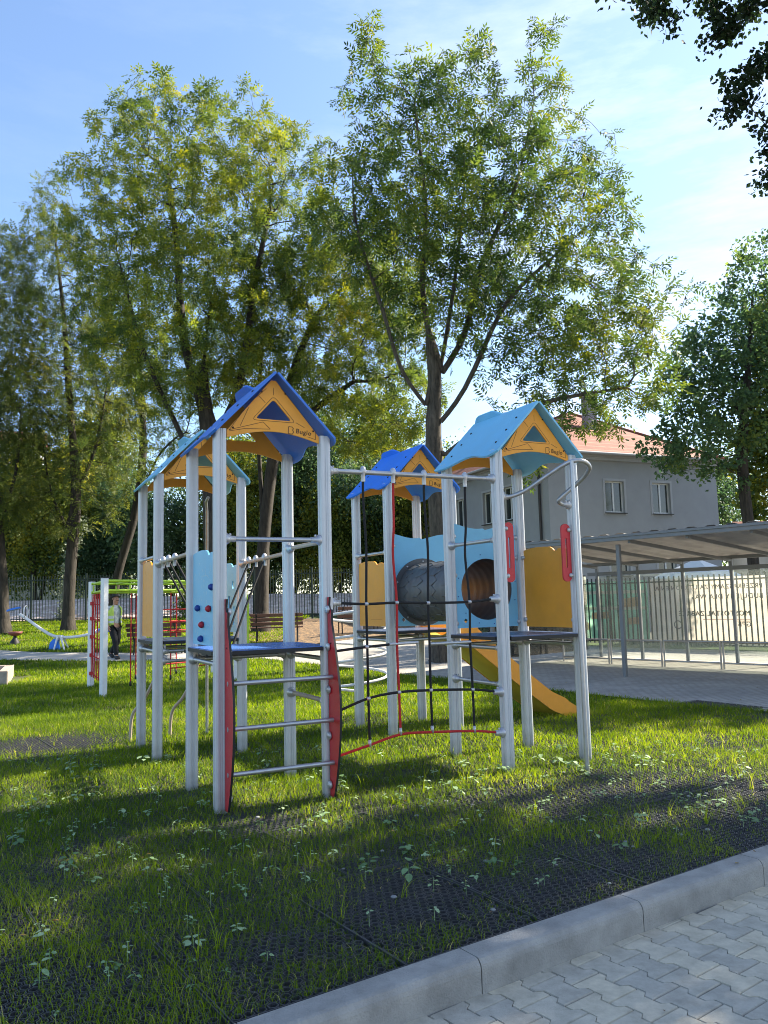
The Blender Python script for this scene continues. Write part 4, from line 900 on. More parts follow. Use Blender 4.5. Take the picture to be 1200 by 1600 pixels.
b = gp(-11.8, 30)
tree('locust_tree', 'tall dark feathery tree with sunlit trunk standing behind the seesaw', 'tree', b,
     [([b, (-11.75, 30, 3), (-11.6, 30, 6), (-11.9, 30, 9.5), (-12.2, 30, 13), (-12.7, 30, 17)], -1), ([(-11.72, 30, 4.2), (-12.6, 30.2, 6.0), (-13.1, 30.3, 8.5)], 11), ([(-11.7, 30, 5.6), (-10.8, 29.8, 7.6), (-10.4, 29.8, 10)], 15)],
     [(-11.9, 30, 9.6, 3.1, 2.6, 3.2), (-12.2, 30, 13.6, 2.5, 2.2, 3.2), (-12.8, 30, 17.0, 1.1, 1.1, 1.9), (-10.3, 29.6, 7.2, 2.0, 1.8, 1.6), (-12.2, 29.4, 5.4, 2.8, 1.6, 1.3)],
     .22, 41, 1100, 3900, MT['larch'], MT['bark2'], 'locust', .38, 3.0, .03, 1.75)
b = gp(-14.0, 29.6)
tree('locust_tree', 'dark feathery tree with leaning trunk at the left edge of the lawn', 'tree', b,
     [([b, (-14.15, 29.6, 3), (-14.6, 29.6, 7), (-14.8, 29.6, 10), (-14.6, 29.6, 13)], -1), ([(-14.3, 29.6, 4.6), (-13.6, 29.4, 6.6), (-13.4, 29.3, 9)], 13)],
     [(-14.8, 29.6, 9.0, 2.6, 2.6, 3.4), (-14.8, 29.6, 13.2, 2.0, 2.0, 3.2), (-14.2, 29, 6.0, 2.2, 1.6, 1.2)],
     .23, 51, 900, 3200, MT['larch'], MT['bark2'], 'locust', .38, 3.0, .03, 1.75)
b = gp(-11.6, 34)
tree('locust_tree', 'slim forked tree leaning right with bare lower limbs in front of the red roofed house', 'tree', b,
     [([b, (-11.3, 34, 3), (-10.6, 34, 5.6), (-10.3, 34, 8.2), (-10.4, 34, 11), (-10.8, 34, 14)], -1), ([(-10.5, 34, 6), (-9.6, 34, 8), (-8.6, 34, 9)], 15)],
     [(-10.4, 33.6, 12.5, 2.4, 2.4, 4.0), (-8.6, 33.5, 9.4, 1.9, 1.8, 1.9), (-7.6, 33.6, 12.5, 1.6, 1.6, 3)],
     .19, 61, 700, 5200, MT['ash'], MT['bark2'], 'locust', .42, 3.0, .08, 1.25)
b = gp(12.6, 27.4)
tree('maple_tree', 'dark bushy maple tree in front of the right end of the grey house', 'tree', b,
     [([b, (12.5, 27.4, 3), (12.4, 27.4, 6), (12.8, 27.4, 9), (13.2, 27.4, 12)], -1)],
     [(12.6, 27.4, 8.6, 2.6, 2.6, 3.0), (13.4, 27.4, 11.6, 1.9, 2.0, 2.4), (10.6, 27, 6.5, 2.0, 1.8, 1.3), (11.2, 27, 9.2, 1.6, 1.6, 1.8), (13.9, 28.6, 9.5, 1.7, 1.5, 2.6)],
     .20, 71, 800, 2400, MT['maple'], MT['bark2'], 'leaf', .36, 2.4, .04, 1.5)
b = (14.9, 29.0, 0)
tree('maple_tree', 'lighter green tree with sunlit leaves at the right edge above the shelter', 'tree', b,
     [([b, (14.9, 29, 3), (14.8, 29, 6), (14.9, 29, 9)], -1)],
     [(14.6, 28.6, 6.2, 2.0, 1.6, 2.4), (15.1, 29, 10.0, 1.6, 1.8, 3.0), (13.4, 28.4, 4.6, 1.0, 1.0, .8)],
     .17, 81, 500, 3600, MT['hedge'], MT['bark2'], 'leaf', .36, 2.4, .02, 1.4)
# birch standing right of the camera: its boughs hang into the picture and its crown shades the foreground
b = (8.6, 7.6, 0)
tree('birch_tree', 'birch at the upper right whose hanging boughs reach into the sky', 'tree', b,
     [([b, (8.7, 7.7, 3), (8.6, 7.8, 6), (8.5, 8.0, 9), (8.3, 8.2, 12.5)], -1), ([(8.6, 7.8, 6.2), (7.2, 8.2, 8.2), (5.6, 8.6, 9.2), (4.4, 8.9, 9.3), (3.5, 9.0, 9.1)], 20), ([(8.6, 7.8, 5.6), (7.4, 8.6, 7.2), (5.9, 9.2, 7.6), (4.9, 9.3, 6.9)], 18)],
     [(8.2, 8.0, 10.4, 3.4, 3.0, 3.0), (6.6, 8.6, 8.7, 2.7, 2.0, 1.6), (3.9, 9.0, 9.1, 1.2, .9, .6), (3.5, 9.0, 8.9, 1.0, .8, .55), (4.9, 9.1, 7.6, .9, .7, .9), (5.0, 9.0, 8.9, 1.2, 1.0, .9), (5.3, 9.1, 8.0, 1.2, .9, .8), (4.9, 9.1, 7.0, .6, .6, .6), (8.4, 7.2, 7.0, 3.0, 2.2, 2.2), (10.6, 9.0, 9.0, 2.5, 2.5, 3.0), (9.6, 5.6, 8.6, 2.2, 2.2, 2.2)],
     .20, 91, 1900, 22000, MT['birch'], MT['birchbark'], 'leaf', .30, 2.2, -.10, .72, dk=.42)
b = (16.6, 18.2, 0)  # unseen tree, added to throw shade on the courtyard paving
tree('birch_tree', 'unseen birch added beyond the right edge to dapple the courtyard paving', 'tree', b,
     [([b, (16.5, 18.2, 4), (16.4, 18.2, 8), (16.3, 18.3, 12)], -1)], [(16.0, 18.2, 10.4, 2.8, 2.8, 2.8), (14.6, 17.2, 9.2, 1.8, 1.8, 1.8)],
     .20, 97, 600, 3600, MT['birch'], MT['birchbark'], 'leaf', .36, 2.4, .02, 1.2)
# shrubs and young trees beyond the fence
def bush(name, label, x, y, h, wd, seed, lm, nleaf=5200, kind='leaf', z0=None, ls=2.0, cat='shrub'):
    nleaf = int(nleaf*1.35); rs = np.random.RandomState(seed); z = gz(x, y) if z0 is None else z0; nb = 6; P = []; B = []
    for k in range(nb):
        a = rs.rand()*6.28; r = wd*.5*rs.rand(); B.append((math.cos(a)*r, math.sin(a)*r*.8, h*(.28+.52*rs.rand()), wd*(.26+.16*rs.rand()), wd*.3, h*(.20+.14*rs.rand())))
    B.append((0, 0, h*.3, wd*.45, wd*.38, h*.3))
    c = rs.randint(0, len(B), nleaf); d = rs.normal(size=(nleaf, 3)); d /= np.linalg.norm(d, axis=1)[:, None]; r = rs.rand(nleaf, 1)**.45; BB = np.array(B)
    P = BB[c, :3]+d*r*BB[c, 3:6]*(1+.18*rs.normal(size=(nleaf, 1))); P[:, 2] = np.abs(P[:, 2])+.05
    e = empty(name, (x, y, z)); tag(e, label, cat, 'shrubs beyond the fence')
    if kind == 'leaf': lc, lq, lt = simple_leaves(P, d, rs, .085*ls, .055*ls, 4, .12)
    else: lc, lq, lt = compound_leaves(P, d, rs, .26*ls*.6, 3, .09*ls*.6, .034*ls*.6)
    np_mesh('crown', lc, lq, lm, e, tint=lt); m = MB()
    for k in range(5):
        a = rs.rand()*6.28; t = Vector((math.cos(a), math.sin(a), 0)); m.tube(spline([(t.x*.1, t.y*.1, -.1), (t.x*.25*wd*.5, t.y*.2, h*.35), tuple(Vector(B[k][:3])*1.0)], 4), [.07*h/6*(1-i/14) for i in range(9)], 6)
    m.build('stems', MT['bark2'], e); return e
SH = [(-23, 45, 8, 6, 'dark', 'dark rounded evergreen at the far left behind the feathery trees'), (-19, 44, 10, 6, 'hedge', 'sunlit pale green bush directly behind the leaning trunk'),
      (-15.3, 44.5, 7.6, 5.4, 'dark', 'deep green holly bush behind the seesaw'), (-11.8, 44, 6.6, 5.4, 'dark', 'low dark bush behind the lime climbing frame'),
      (-8.4, 43.6, 9.2, 5.4, 'hedge', 'yellow green bush seen between the posts of the left towers'), (-5.2, 44.5, 9.8, 5.8, 'dark', 'dark evergreen behind the twin stemmed tree'),
      (-2.6, 43, 7.4, 4.6, 'hedge', 'olive bush above the fence right of the ladder tower'), (.2, 44, 9.6, 6, 'dark', 'tall dark bush left of the thick grey trunk'),
      (3.3, 43, 8.4, 5.2, 'hedge', 'bright bush behind the bright blue roofed tower'), (-17.4, 49, 13, 7, 'hedge', 'tall pale tree top behind the red roofed house gap'),
      (-7.0, 49, 13, 8, 'ash2', 'high yellowish thicket behind the broad ash'), (-.4, 49, 12.5, 8, 'ash2', 'high yellow thicket behind the arching tree'), (4.8, 47, 10, 6, 'ash', 'leafy thicket left of the grey house'),
      (-28, 46, 11, 7, 'larch', 'tall dark thicket at the outermost left')]
for i, (x, y, h, wd, mk, lb) in enumerate(SH):
    bush('shrub', lb, x, y, h, wd, 200+i, MT[mk], 5200 if h < 10 else 7000, 'leaf', z0=1.7 if x < 3 else .9)
for i, (x, y, h, wd, lb) in enumerate([(10.5, 42, 9, 7, 'green tree mass behind the right end of the grey house'), (18.5, 37, 8.5, 6, 'blue green trees behind the maple trunk'), (23, 33, 9, 6, 'distant tree at the extreme right'), (20.2, 36, 5, 5, 'low hedge right of the grey house'), (15.0, 44, 11, 6.5, 'leafy trees filling the gap between the grey house and the maple')]):
    bush('shrub', lb, x+2, y, h, wd, 260+i, MT['maple'], 4600, 'leaf', z0=0)
bush('shrub', 'small bright bush below the fence behind the red net', -7.6, 31.6, 1.5, 1.6, 290, MT['hedge'], 1400, 'leaf', ls=1.0)

# ivy covered slim trunk lit by the sun, beyond the fence
e = empty('ivy_stem', gp(-14.9, 37.2)); tag(e, 'slim trunk wrapped in pale sunlit ivy behind the seesaw', 'tree')
pl = spline([(0, 0, 0), (.1, 0, 1.8), (.35, 0, 3.2), (.9, 0, 4.6)], 6); MB().tube(pl, [.10*(1-i/26) for i in range(len(pl))], 7).build('trunk', MT['birchbark'], e)
rs = np.random.RandomState(5); P = np.array([tuple(p) for p in pl]); P = P[rs.randint(0, len(P), 420)]+rs.normal(size=(420, 3))*.13; lc, lq, lt = simple_leaves(P, rs.normal(size=(420, 3)), rs, .12, .11, 3, .08)
np_mesh('crown', lc, lq, leaf_mat('ivy_leaves', [(0, (.12, .16, .10)), (.5, (.30, .34, .24)), (1, (.50, .50, .38))], .2), e, tint=lt)

# ------------------------------------------------------------------ fences
def fence_run(A, B, n_, h, label, bar_pitch=.125, rt_=.011, plinth=False, posth=.08, bars_on=True):
    A, B = Vector(A), Vector(B); d = B-A; ln = d.length; d.normalize(); zA = gz(A.x, A.y)
    e = empty('metal_fence', (A.x, A.y, zA), math.atan2(d.y, d.x)); tag(e, label, 'fence'); pl = ln/n_
    for i in range(n_+1):
        p = A+d*pl*i; z = gz(p.x, p.y)-zA; m = MB(); m.box((pl*i, 0, z+(h+posth)/2-.1), (.07, .07, h+posth+.2)); m.box((pl*i, 0, z+h+posth+.008), (.085, .085, .012)); m.build('fence_post', MT['fence'], e)
        if i == n_: break
        q = A+d*pl*(i+1); z2 = gz(q.x, q.y)-zA; m = MB(); sl_ = (z2-z)/pl
        for zz in (.16, h-.16):
            x0, x1 = pl*i+.04, pl*(i+1)-.04; r = .02
            m.add([(x, y, z+zz+c+sl_*(x-pl*i)) for x in (x0, x1) for y, c in ((-r, -r), (r, -r), (r, r), (-r, r))], [(0, 1, 2, 3), (7, 6, 5, 4), (0, 4, 5, 1), (1, 5, 6, 2), (2, 6, 7, 3), (3, 7, 4, 0)])
        k = int((pl-.1)/bar_pitch)
        for j in range(k):
            x = pl*i+.05+(j+.5)*(pl-.1)/k; zz = z+sl_*(x-pl*i); m.box((x, 0, zz+.06+(h-.06)/2), (rt_*2, rt_*2, h-.06))
        m.build('fence_panel', MT['fence'], e)
    if plinth:
        m = MB(); z2 = gz(B.x, B.y)-zA; m.add([(x, y, zz+(z2 if x > 0 else 0)) for x in (-.0, ln) for y, zz in ((-.08, -.3), (.08, -.3), (.08, .05), (-.08, .05))], [(0, 1, 2, 3), (7, 6, 5, 4), (0, 4, 5, 1), (1, 5, 6, 2), (2, 6, 7, 3), (3, 7, 4, 0)])
        m.build('plinth', MT['concrete'], e)
    return e
fence_run((-30.0, 36.2), (-5.6, 34.2), 10, 2.0, 'long dark green bar fence behind the feathery trees and the seesaw', .13, .012)
fence_run((-5.5, 34.1), (1.9, 31.4), 3, 2.0, 'dark bar fence on a concrete plinth behind the play towers', .12, .012, plinth=True)
fence_run((2.0, 31.3), (10.45, 21.93), 5, 2.1, 'dark green fence carrying the banners behind the shelter', .155, .017)
fence_run((10.55, 21.8), (17, 14.6), 3, 2.1, 'dark fence continuing past the banner at the right edge', .155, .017)
# banners hung on the street side of the fence
fd = Vector((.67, -.743, 0)).normalized(); fn = Vector((.743, .67, 0))
def banner(name, label, t0, t1, z0, z1, mk):
    o = Vector((10.45, 21.93, 0))+fn*.03; m = MB(); nx, nz_ = 24, 6; vs = []
    for i in range(nx+1):
        for j in range(nz_+1):
            t = t0+(t1-t0)*i/nx; z = z0+(z1-z0)*j/nz_; w_ = .012*math.sin(i*1.3+j*.6); p = o+fd*t+fn*w_; vs.append((p.x, p.y, z))
    m.add(vs, [(i*(nz_+1)+j, (i+1)*(nz_+1)+j, (i+1)*(nz_+1)+j+1, i*(nz_+1)+j+1) for i in range(nx) for j in range(nz_)], 0, True)
    return m, o
m, o = banner('b', '', -3.65, -.12, .22, 2.02, '')
def put_text(m, o, txt, size, t_right, z, mi, bold=1):
    tv, tf = text_geom(txt, size, spacing=1.15)
    for k in range(bold):
        vs = []
        for a, b_ in tv:
            p = o+fd*(t_right-a-k*.006)-fn*(.018+.0*k); vs.append((p.x, p.y, z+b_+k*.004))
        m.add(vs, [f[::-1] for f in tf], mi)
put_text(m, o, 'PRZEPRASZAMY ZA UTRUDNIENIA', .165, .0-.02+0, 1.66, 1) if False else None
def fit_text(m, o, txt, w_, t_right, z, mi, bold=2):
    tv, tf = text_geom(txt, 1.0, spacing=1.15); x1 = max(a for a, b_ in tv); put_text(m, o, txt, w_/x1, t_right, z, mi, bold)
fit_text(m, o, 'PRZEPRASZAMY ZA UTRUDNIENIA', 3.2, -.24, 1.68, 1)
fit_text(m, o, 'BUDUJEMY DLA WAS', 2.05, -.24, 1.40, 1)
fit_text(m, o, 'MOSTOSTAL ZABRZE', 2.1, -.62, .92, 1, 3); fit_text(m, o, 'GPBP', .48, -.62, .62, 1)
for z, t1 in ((.83, -2.0), (.78, -1.1)):
    vs = [(lambda p: (p.x, p.y, zz))(o+fd*t-fn*.018) for t, zz in ((-.62, z), (-.62, z-.018), (t1, z-.018), (t1, z))]; m.add(vs, [(0, 1, 2, 3)], 2)
ex_, r0, r1 = fd, .10, .13      # round emblem at the far end
for k in range(20):
    a, b_ = 2*math.pi*k/20, 2*math.pi*(k+1)/20; c_ = o-fn*.018+fd*-2.78
    m.add([((c_+fd*r*math.cos(x)).x, (c_+fd*r*math.cos(x)).y, .66+r*math.sin(x)) for r, x in ((r0, a), (r1, a), (r1, b_), (r0, b_))], [(0, 1, 2, 3)], 1)
bn = m.build('banner', [MT['bannercream'], MT['bannerink'], MT['bannerred']]); tag(bn, 'cream banner with reversed lettering hung behind the fence bars', 'banner')
m, o = banner('b', '', -7.6, -3.72, .22, 2.02, '')
for t, z, a, b_ in ((-4.3, 1.35, .30, .16), (-5.4, .95, .35, .12), (-6.6, 1.3, .4, .2), (-4.2, .78, .25, .12), (-6.2, .6, .4, .14)):
    m.add([((o+fd*(t+x)-fn*.02).x, (o+fd*(t+x)-fn*.02).y, z+zz) for x, zz in ((-a, -b_), (a, -b_*.8), (a*.8, b_), (-a*.9, b_*.7))], [(0, 1, 2, 3)], 1)
for z in (1.62, 1.12): m.add([((o+fd*t-fn*.019).x, (o+fd*t-fn*.019).y, z+zz) for t, zz in ((-7.5, 0), (-3.8, 0), (-3.8, .10), (-7.5, .10))], [(0, 1, 2, 3)], 2)
bn = m.build('banner', [MT['bannergreen'], MT['bannerpeach'], MT['bannercream']]); tag(bn, 'green patterned banner left of the cream one behind the fence', 'banner')

# ------------------------------------------------------------------ glazed shelter
SA = Vector((4.57, 15.76, 0)); ax_, nx_ = fd, fn     # along towards the camera, across away from the courtyard
she = empty('shelter', tuple(SA), math.atan2(fd.y, fd.x)); tag(she, 'long grey steel shelter with corrugated roof and glass rear wall', 'shelter')
def q3(t, s_, z): return (t, s_, z)      # local: x along, y across (fn = +y local since fd x fn = +z)
T0, T1 = -3.45, 7.4
def beam(name, a, b, w_, h_, m_='steel', parent=she):
    a, b = Vector(a), Vector(b); d = (b-a); L = d.length; rot = d.to_track_quat('X', 'Z').to_matrix(); mm = MB(); mm.box((a+b)/2, (L, w_, h_), 0, rot); return mm.build(name, MT[m_], parent, bevel=.004)
for t in (-3.3, 0.0, 3.6, 7.1):
    beam('shelter_post', (t, 0, 0), (t, 0, 2.55), .075, .075)
RB = [(-.83+1.17*k) for k in range(-2, 8)]
for t in RB: beam('shelter_post', (t, 4.05, 0), (t, 4.05, 2.32), .065, .065)
beam('front_gutter', (T0, -.22, 2.66), (T1, -.22, 2.66), .10, .11); beam('edge_trim', (T0, -.285, 2.70), (T1, -.285, 2.70), .02, .05)
beam('rear_beam', (T0, 4.05, 2.36), (T1, 4.05, 2.36), .07, .08); beam('rear_rail', (T0, 4.05, 2.12), (T1, 4.05, 2.12), .05, .09)
for t in RB[::1]:
    beam('rafter', (t-.0, -.16, 2.59), (t, 4.02, 2.29), .05, .07)
m = MB(); vs = []; nt_ = 180
for i in range(nt_+1):
    t = T0+(T1-T0)*i/nt_; dz = .014*(1 if i % 6 < 3 else -1)
    for s_, z in ((-.30, 2.735), (4.35, 2.400)): vs.append((t, s_, z+dz))
m.add(vs, [(2*i, 2*i+2, 2*i+3, 2*i+1) for i in range(nt_)]); rf = m.build('roof', MT['roofsheet'], she)
so = rf.modifiers.new('thickness', 'SOLIDIFY'); so.thickness = .004
for i in range(len(RB)-1):
    m = MB(); m.box(((RB[i]+RB[i+1])/2, 4.05, 1.13), (1.17-.09, .010, 1.86)); m.build('glass_panel', MT['glass'], she)
m = MB(); m.box((T0, 2, 1.15), (.012, 3.9, 1.9)); m.build('glass_panel', MT['glass'], she)
# low rails with glass infill
RL = [2.35]; ts = [-.31+1.315*k-1.315*2-.2 for k in range(8)]
for i, t in enumerate(ts[:-1]):
    e = empty('rail_frame', tuple(SA+ax_*(t+.03)+nx_*2.35), math.atan2(fd.y, fd.x)); tag(e, 'low polished rail frame with clear infill under the shelter', 'railing', 'low rail frames under the shelter')
    L = 1.255
    for x in (0.0, L): m = MB(); m.tube([(x, 0, 0), (x, 0, .56)], .020, 10); m.build('upright', MT['chrome'], e)
    for z in (.13, .56): m = MB(); m.tube([(0, 0, z), (L, 0, z)], .020, 10); m.build('rail', MT['chrome'], e)
    m = MB(); m.box((L/2, 0, .345), (L-.06, .006, .36)); m.build('infill', MT['glass'], e)

# ------------------------------------------------------------------ grey house
HC = Vector((6.62, 32, 0)); ha = math.atan2(.39, .92)
H = empty('grey_house', tuple(HC), ha); tag(H, 'two storey grey plastered house with red tiled hip roof behind the shelter', 'house')
HX, HY, HE, HR = 8.9, 14.0, 7.15, 10.3
wins = []   # (face, position, z0, z1, width)
for x in (3.27, 5.74): wins.append(('f', x, 5.0, 6.32, .98)); wins.append(('f', x+.1, 2.4, 3.85, .98))
for y in (3.0, 4.75, 7.4, 10.4): wins.append(('s', y, 4.95, 6.4, .98)); wins.append(('s', y, 2.2, 3.7, .98))
wm = MB()
def wall_holes(outer, holes, o, ex, ey, th): wm.prism(outer, holes, o, ex, ey, th)
fh = [[(x-w_/2, z0), (x+w_/2, z0), (x+w_/2, z1), (x-w_/2, z1)] for f, x, z0, z1, w_ in wins if f == 'f']
sh = [[(HY-y-w_/2, z0), (HY-y+w_/2, z0), (HY-y+w_/2, z1), (HY-y-w_/2, z1)] for f, y, z0, z1, w_ in wins if f == 's']
wm.prism([(0, -.2), (HX, -.2), (HX, HE), (0, HE)], fh, (0, .28, 0), (1, 0, 0), (0, 0, 1), .28)
wm.prism([(0, -.2), (HY-.28, -.2), (HY-.28, HE), (0, HE)], [[(a, b_) for a, b_ in l] for l in sh], (.28, HY, 0), (0, -1, 0), (0, 0, 1), .28)
wm.box((HX-.14, HY/2+.14, HE/2), (.28, HY-.56, HE-.01)); wm.box((HX/2, HY-.14, HE/2-.005), (HX-.002, .278, HE-.012))
wm.build('wall', MT['plaster'], H)
m = MB(); m.box((HX/2, .3, 6.0), (HX-1, .02, 0.01)); 
m = MB(); m.box((HX/2, HY/2, HE+.06), (HX+.34, HY+.34, .12)); m.box((HX/2, HY/2, HE+.17), (HX+.56, HY+.56, .10)); m.build('cornice', MT['plaster2'], H)
m = MB(); e_ = .42; z0 = HE+.225; rz_ = HR; h2 = HX/2
vs = [(-e_, -e_, z0), (HX+e_, -e_, z0), (HX+e_, HY+e_, z0), (-e_, HY+e_, z0), (h2, h2, rz_), (h2, HY-h2, rz_)]
m.add(vs, [(0, 1, 4), (1, 2, 5, 4), (2, 3, 5), (3, 0, 4, 5), (3, 2, 1, 0)]); rf = m.build('roof', MT['tiles'], H)
m = MB()
for a, b_ in ((0, 4), (1, 4), (2, 5), (3, 5), (4, 5)): m.tube([vs[a], vs[b_]], .09, 8)
m.build('ridge_tiles', MT['tiles'], rf)
m = MB(); m.tube([(-e_, -e_-.05, z0+.0), (HX+e_, -e_-.05, z0)], .06, 8); m.tube([(-e_-.05, -e_, z0), (-e_-.05, HY+e_, z0)], .06, 8); m.build('gutter', MT['plaster2'], H)
for (x, y, z1, s_) in ((2.6, 8.6, 10.9, .55), (4.2, 2.6, 10.6, .5)):
    m = MB(); m.box((x, y, (z1+8)/2), (s_, s_*.9, z1-8)); m.box((x, y, z1+.04), (s_+.12, s_*.9+.12, .08)); m.build('chimney', MT['concrete'], rf)
m = MB(); m.tube([(-.08, .55, 0), (-.08, .55, HE)], .055, 8); m.build('drainpipe', MT['pvc'], H)
for f, x, za, zb, w_ in wins:
    def P(a, d, z): return (x+a, .28-.14-d, z) if f == 'f' else (.28-.14-d, x-a, z)
    def bx(mb, a, z, wa, wz, d0, dd, mi=0): 
        c = P(a, d0, z); s_ = (wa, dd, wz) if f == 'f' else (dd, wa, wz); mb.box(c, s_, mi)
    m = MB(); zc = (za+zb)/2; hh = zb-za
    for s_ in (-1, 1): bx(m, s_*(w_/2-.03), zc, .06, hh, 0, .06)
    bx(m, 0, zb-.03, w_-.12, .06, 0, .06); bx(m, 0, za+.03, w_-.12, .06, 0, .06); bx(m, 0, zc, .07, hh-.12, 0.002, .06)
    wf = m.build('window', MT['frame'], H)
    m = MB(); bx(m, -w_/4+.0, zc, w_/2-.09, hh-.12, -.01, .012); bx(m, w_/4, zc, w_/2-.09, hh-.12, -.01, .012); m.build('pane', MT['pane'], wf)
    m = MB(); bx(m, w_/4-.03, zc, w_/2-.16, hh-.14, -.03, .008); m.build('curtain', MT['curtain'], wf)
    m = MB(); bx(m, 0, za-.03, w_+.12, .035, .17, .14); m.build('sill', MT['pvc'], wf)
    m = MB()
    for s_ in (-1, 1): bx(m, s_*(w_/2+.05), zc+.0, .10, hh+.2, .148, .02)
    bx(m, 0, zb+.05, w_, .10, .148, .02); m.build('surround', MT['plaster2'], wf)
# red roofed house on the left
H2 = empty('red_roofed_house', (-24.2, 62, .2), R(18)); H2.scale = (1.35, 1.35, 1.35); tag(H2, 'distant house with steep red tiled roofs seen between the left trees', 'house')
m = MB(); m.box((0, 0, 3.3), (6.4, 7, 6.6)); m.build('wall', MT['plaster'], H2)
m = MB(); m.add([(-3.9, -4.2, 6.4), (3.9, -4.2, 6.4), (3.9, 4.2, 6.4), (-3.9, 4.2, 6.4), (0, -.6, 10.1), (0, .6, 10.1)], [(0, 1, 4), (1, 2, 5, 4), (2, 3, 5), (3, 0, 4, 5), (3, 2, 1, 0)]); r_ = m.build('roof', MT['tiles'], H2)
m = MB(); m.box((-2.6, -1.6, 9.4), (2.2, 2.0, 1.3)); m.build('dormer', MT['frame'], H2)
m = MB(); m.add([(-3.9, -2.8, 10.0), (-1.3, -2.8, 10.0), (-1.3, -.4, 10.0), (-3.9, -.4, 10.0), (-3.9, -1.6, 10.8), (-1.3, -1.6, 10.8)], [(0, 1, 5, 4), (2, 3, 4, 5), (1, 2, 5), (3, 0, 4), (3, 2, 1, 0)]); m.build('dormer_roof', MT['tiles'], H2)
for x in (-1.7, 1.5):
    m = MB(); m.box((x, -3.52, 4.4), (1.0, .06, 1.3)); w_ = m.build('window', MT['frame'], H2); m = MB(); m.box((x, -3.56, 4.4), (.84, .03, 1.14)); m.build('pane', MT['pane'], w_)
# small outbuilding right of the grey house
H3 = empty('outbuilding', (20.4, 40.5, 0), R(-8)); tag(H3, 'small white gabled outbuilding with faded tile roof above the shelter', 'outbuilding')
m = MB(); m.box((0, 0, 1.9), (5, 4, 3.8)); m.add([(-2.5, -2, 3.8), (-2.5, 2, 3.8), (-2.5, 0, 5.0)], [(0, 1, 2)]); m.build('wall', MT['white'], H3)
m = MB(); m.prism([(-2.3, 3.62), (0, 5.03), (2.3, 3.62), (2.3, 3.75), (0, 5.16), (-2.3, 3.75)][::-1], [], (2.7, 0, 0), (0, 1, 0), (0, 0, 1), -5.4); m.build('roof', MT['tiles'], H3)
# white gabled canopy tent beyond the fence
e = empty('canopy_tent', (10.6, 27.4, 0), R(-48)); tag(e, 'small white peaked canopy tent seen above the cream banner', 'canopy tent')
m = MB(); q = 1.1; m.add([(-q, -q, 2.12), (q, -q, 2.12), (q, q, 2.12), (-q, q, 2.12), (0, 0, 2.75), (-q, -q, 2.0), (q, -q, 2.0), (q, q, 2.0), (-q, q, 2.0)], [(0, 1, 4), (1, 2, 4), (2, 3, 4), (3, 0, 4), (5, 6, 1, 0), (6, 7, 2, 1), (7, 8, 3, 2), (8, 5, 0, 3)]); m.build('canopy', MT['white'], e)
for x in (-q+.03, q-.03):
    for y in (-q+.03, q-.03): MB().tube([(x, y, 0), (x, y, 2.1)], .02, 6).build('leg', MT['white'], e)

# ------------------------------------------------------------------ lime climbing frame with nets
F = empty('climbing_frame', (-5.09, 14.61, 0), 0); tag(F, 'grey post climbing frame with lime green overhead bars and red rope nets', 'climbing frame')
fx = Vector((.62, .78, 0)).normalized(); fy_ = Vector((-.846, 1.70, 0)); fyl = fy_.length; fy_.normalize()
FXL = 3.15
fx = Vector((2.05, 2.65, 0)).normalized()
def fpt(a, b_, z): p = fx*a+fy_*b_; return (p.x, p.y, z)
for a, b_ in ((0, 0), (0, fyl), (FXL, 0), (FXL, fyl)):
    m = MB(); p = fpt(a, b_, 0); m.box((p[0], p[1], 1.02), (.10, .10, 2.16), 0, Matrix.Rotation(math.atan2(fx.y, fx.x), 3, 'Z')); o = m.build('frame_post', MT['white'], F, bevel=.006)
    m = MB(); m.box((p[0], p[1], 2.112), (.105, .105, .022), 0, Matrix.Rotation(math.atan2(fx.y, fx.x), 3, 'Z')); m.build('post_cap', MT['black'], o)
for b_ in (.06, fyl-.06):
    for z in (1.88, 2.055): MB().tube([fpt(-.02, b_, z), fpt(FXL+.02, b_, z)], .026, 8).build('overhead_rail', MT['lime'], F)
for a in (.03, .55, 1.08, 1.6, 2.12, 2.6, FXL-.03):
    for z in (1.88, 2.055): MB().tube([fpt(a, .02, z), fpt(a, fyl-.02, z)], .02, 8).build('overhead_rung', MT['lime'], F)
    for b_ in (.06, fyl-.06): MB().tube([fpt(a, b_, 1.85), fpt(a, b_, 2.02)], .016, 6).build('strut', MT['lime'], F)
for k in range(7):
    b_ = .2+k*(fyl-.4)/6; MB().tube(spline([fpt(.0, b_, 1.84), fpt(.03*math.sin(k), b_+.02, 1.1), fpt(0, b_, .22)], 4), .011, 6).build('net_rope', MT['redrope'], F)
for z in (.28, .64, 1.0, 1.36, 1.66):
    o = MB().tube(spline([fpt(0, .04, z), fpt(.04, fyl/2, z-.03), fpt(0, fyl-.04, z)], 4), .012, 6).build('net_rope', MT['redrope'], F)
    for b_ in (.07, fyl-.07): m = MB(); m.box(fpt(0, b_, z), (.06, .06, .07)); m.build('rope_clip', MT['red'], o)
for a, b_ in ((.62, .3), (1.0, fyl-.25)):
    o = MB().tube([fpt(a, b_, 1.84), fpt(a, b_, 1.0), fpt(a, b_, .16)], .012, 6).build('hanging_rope', MT['redrope'], F); MB().lathe([(.001, 0), (.024, .01), (.02, .09), (.001, .1)], fpt(a, b_, .09), (0, 0, 1), 8).build('rope_weight', MT['black'], o)
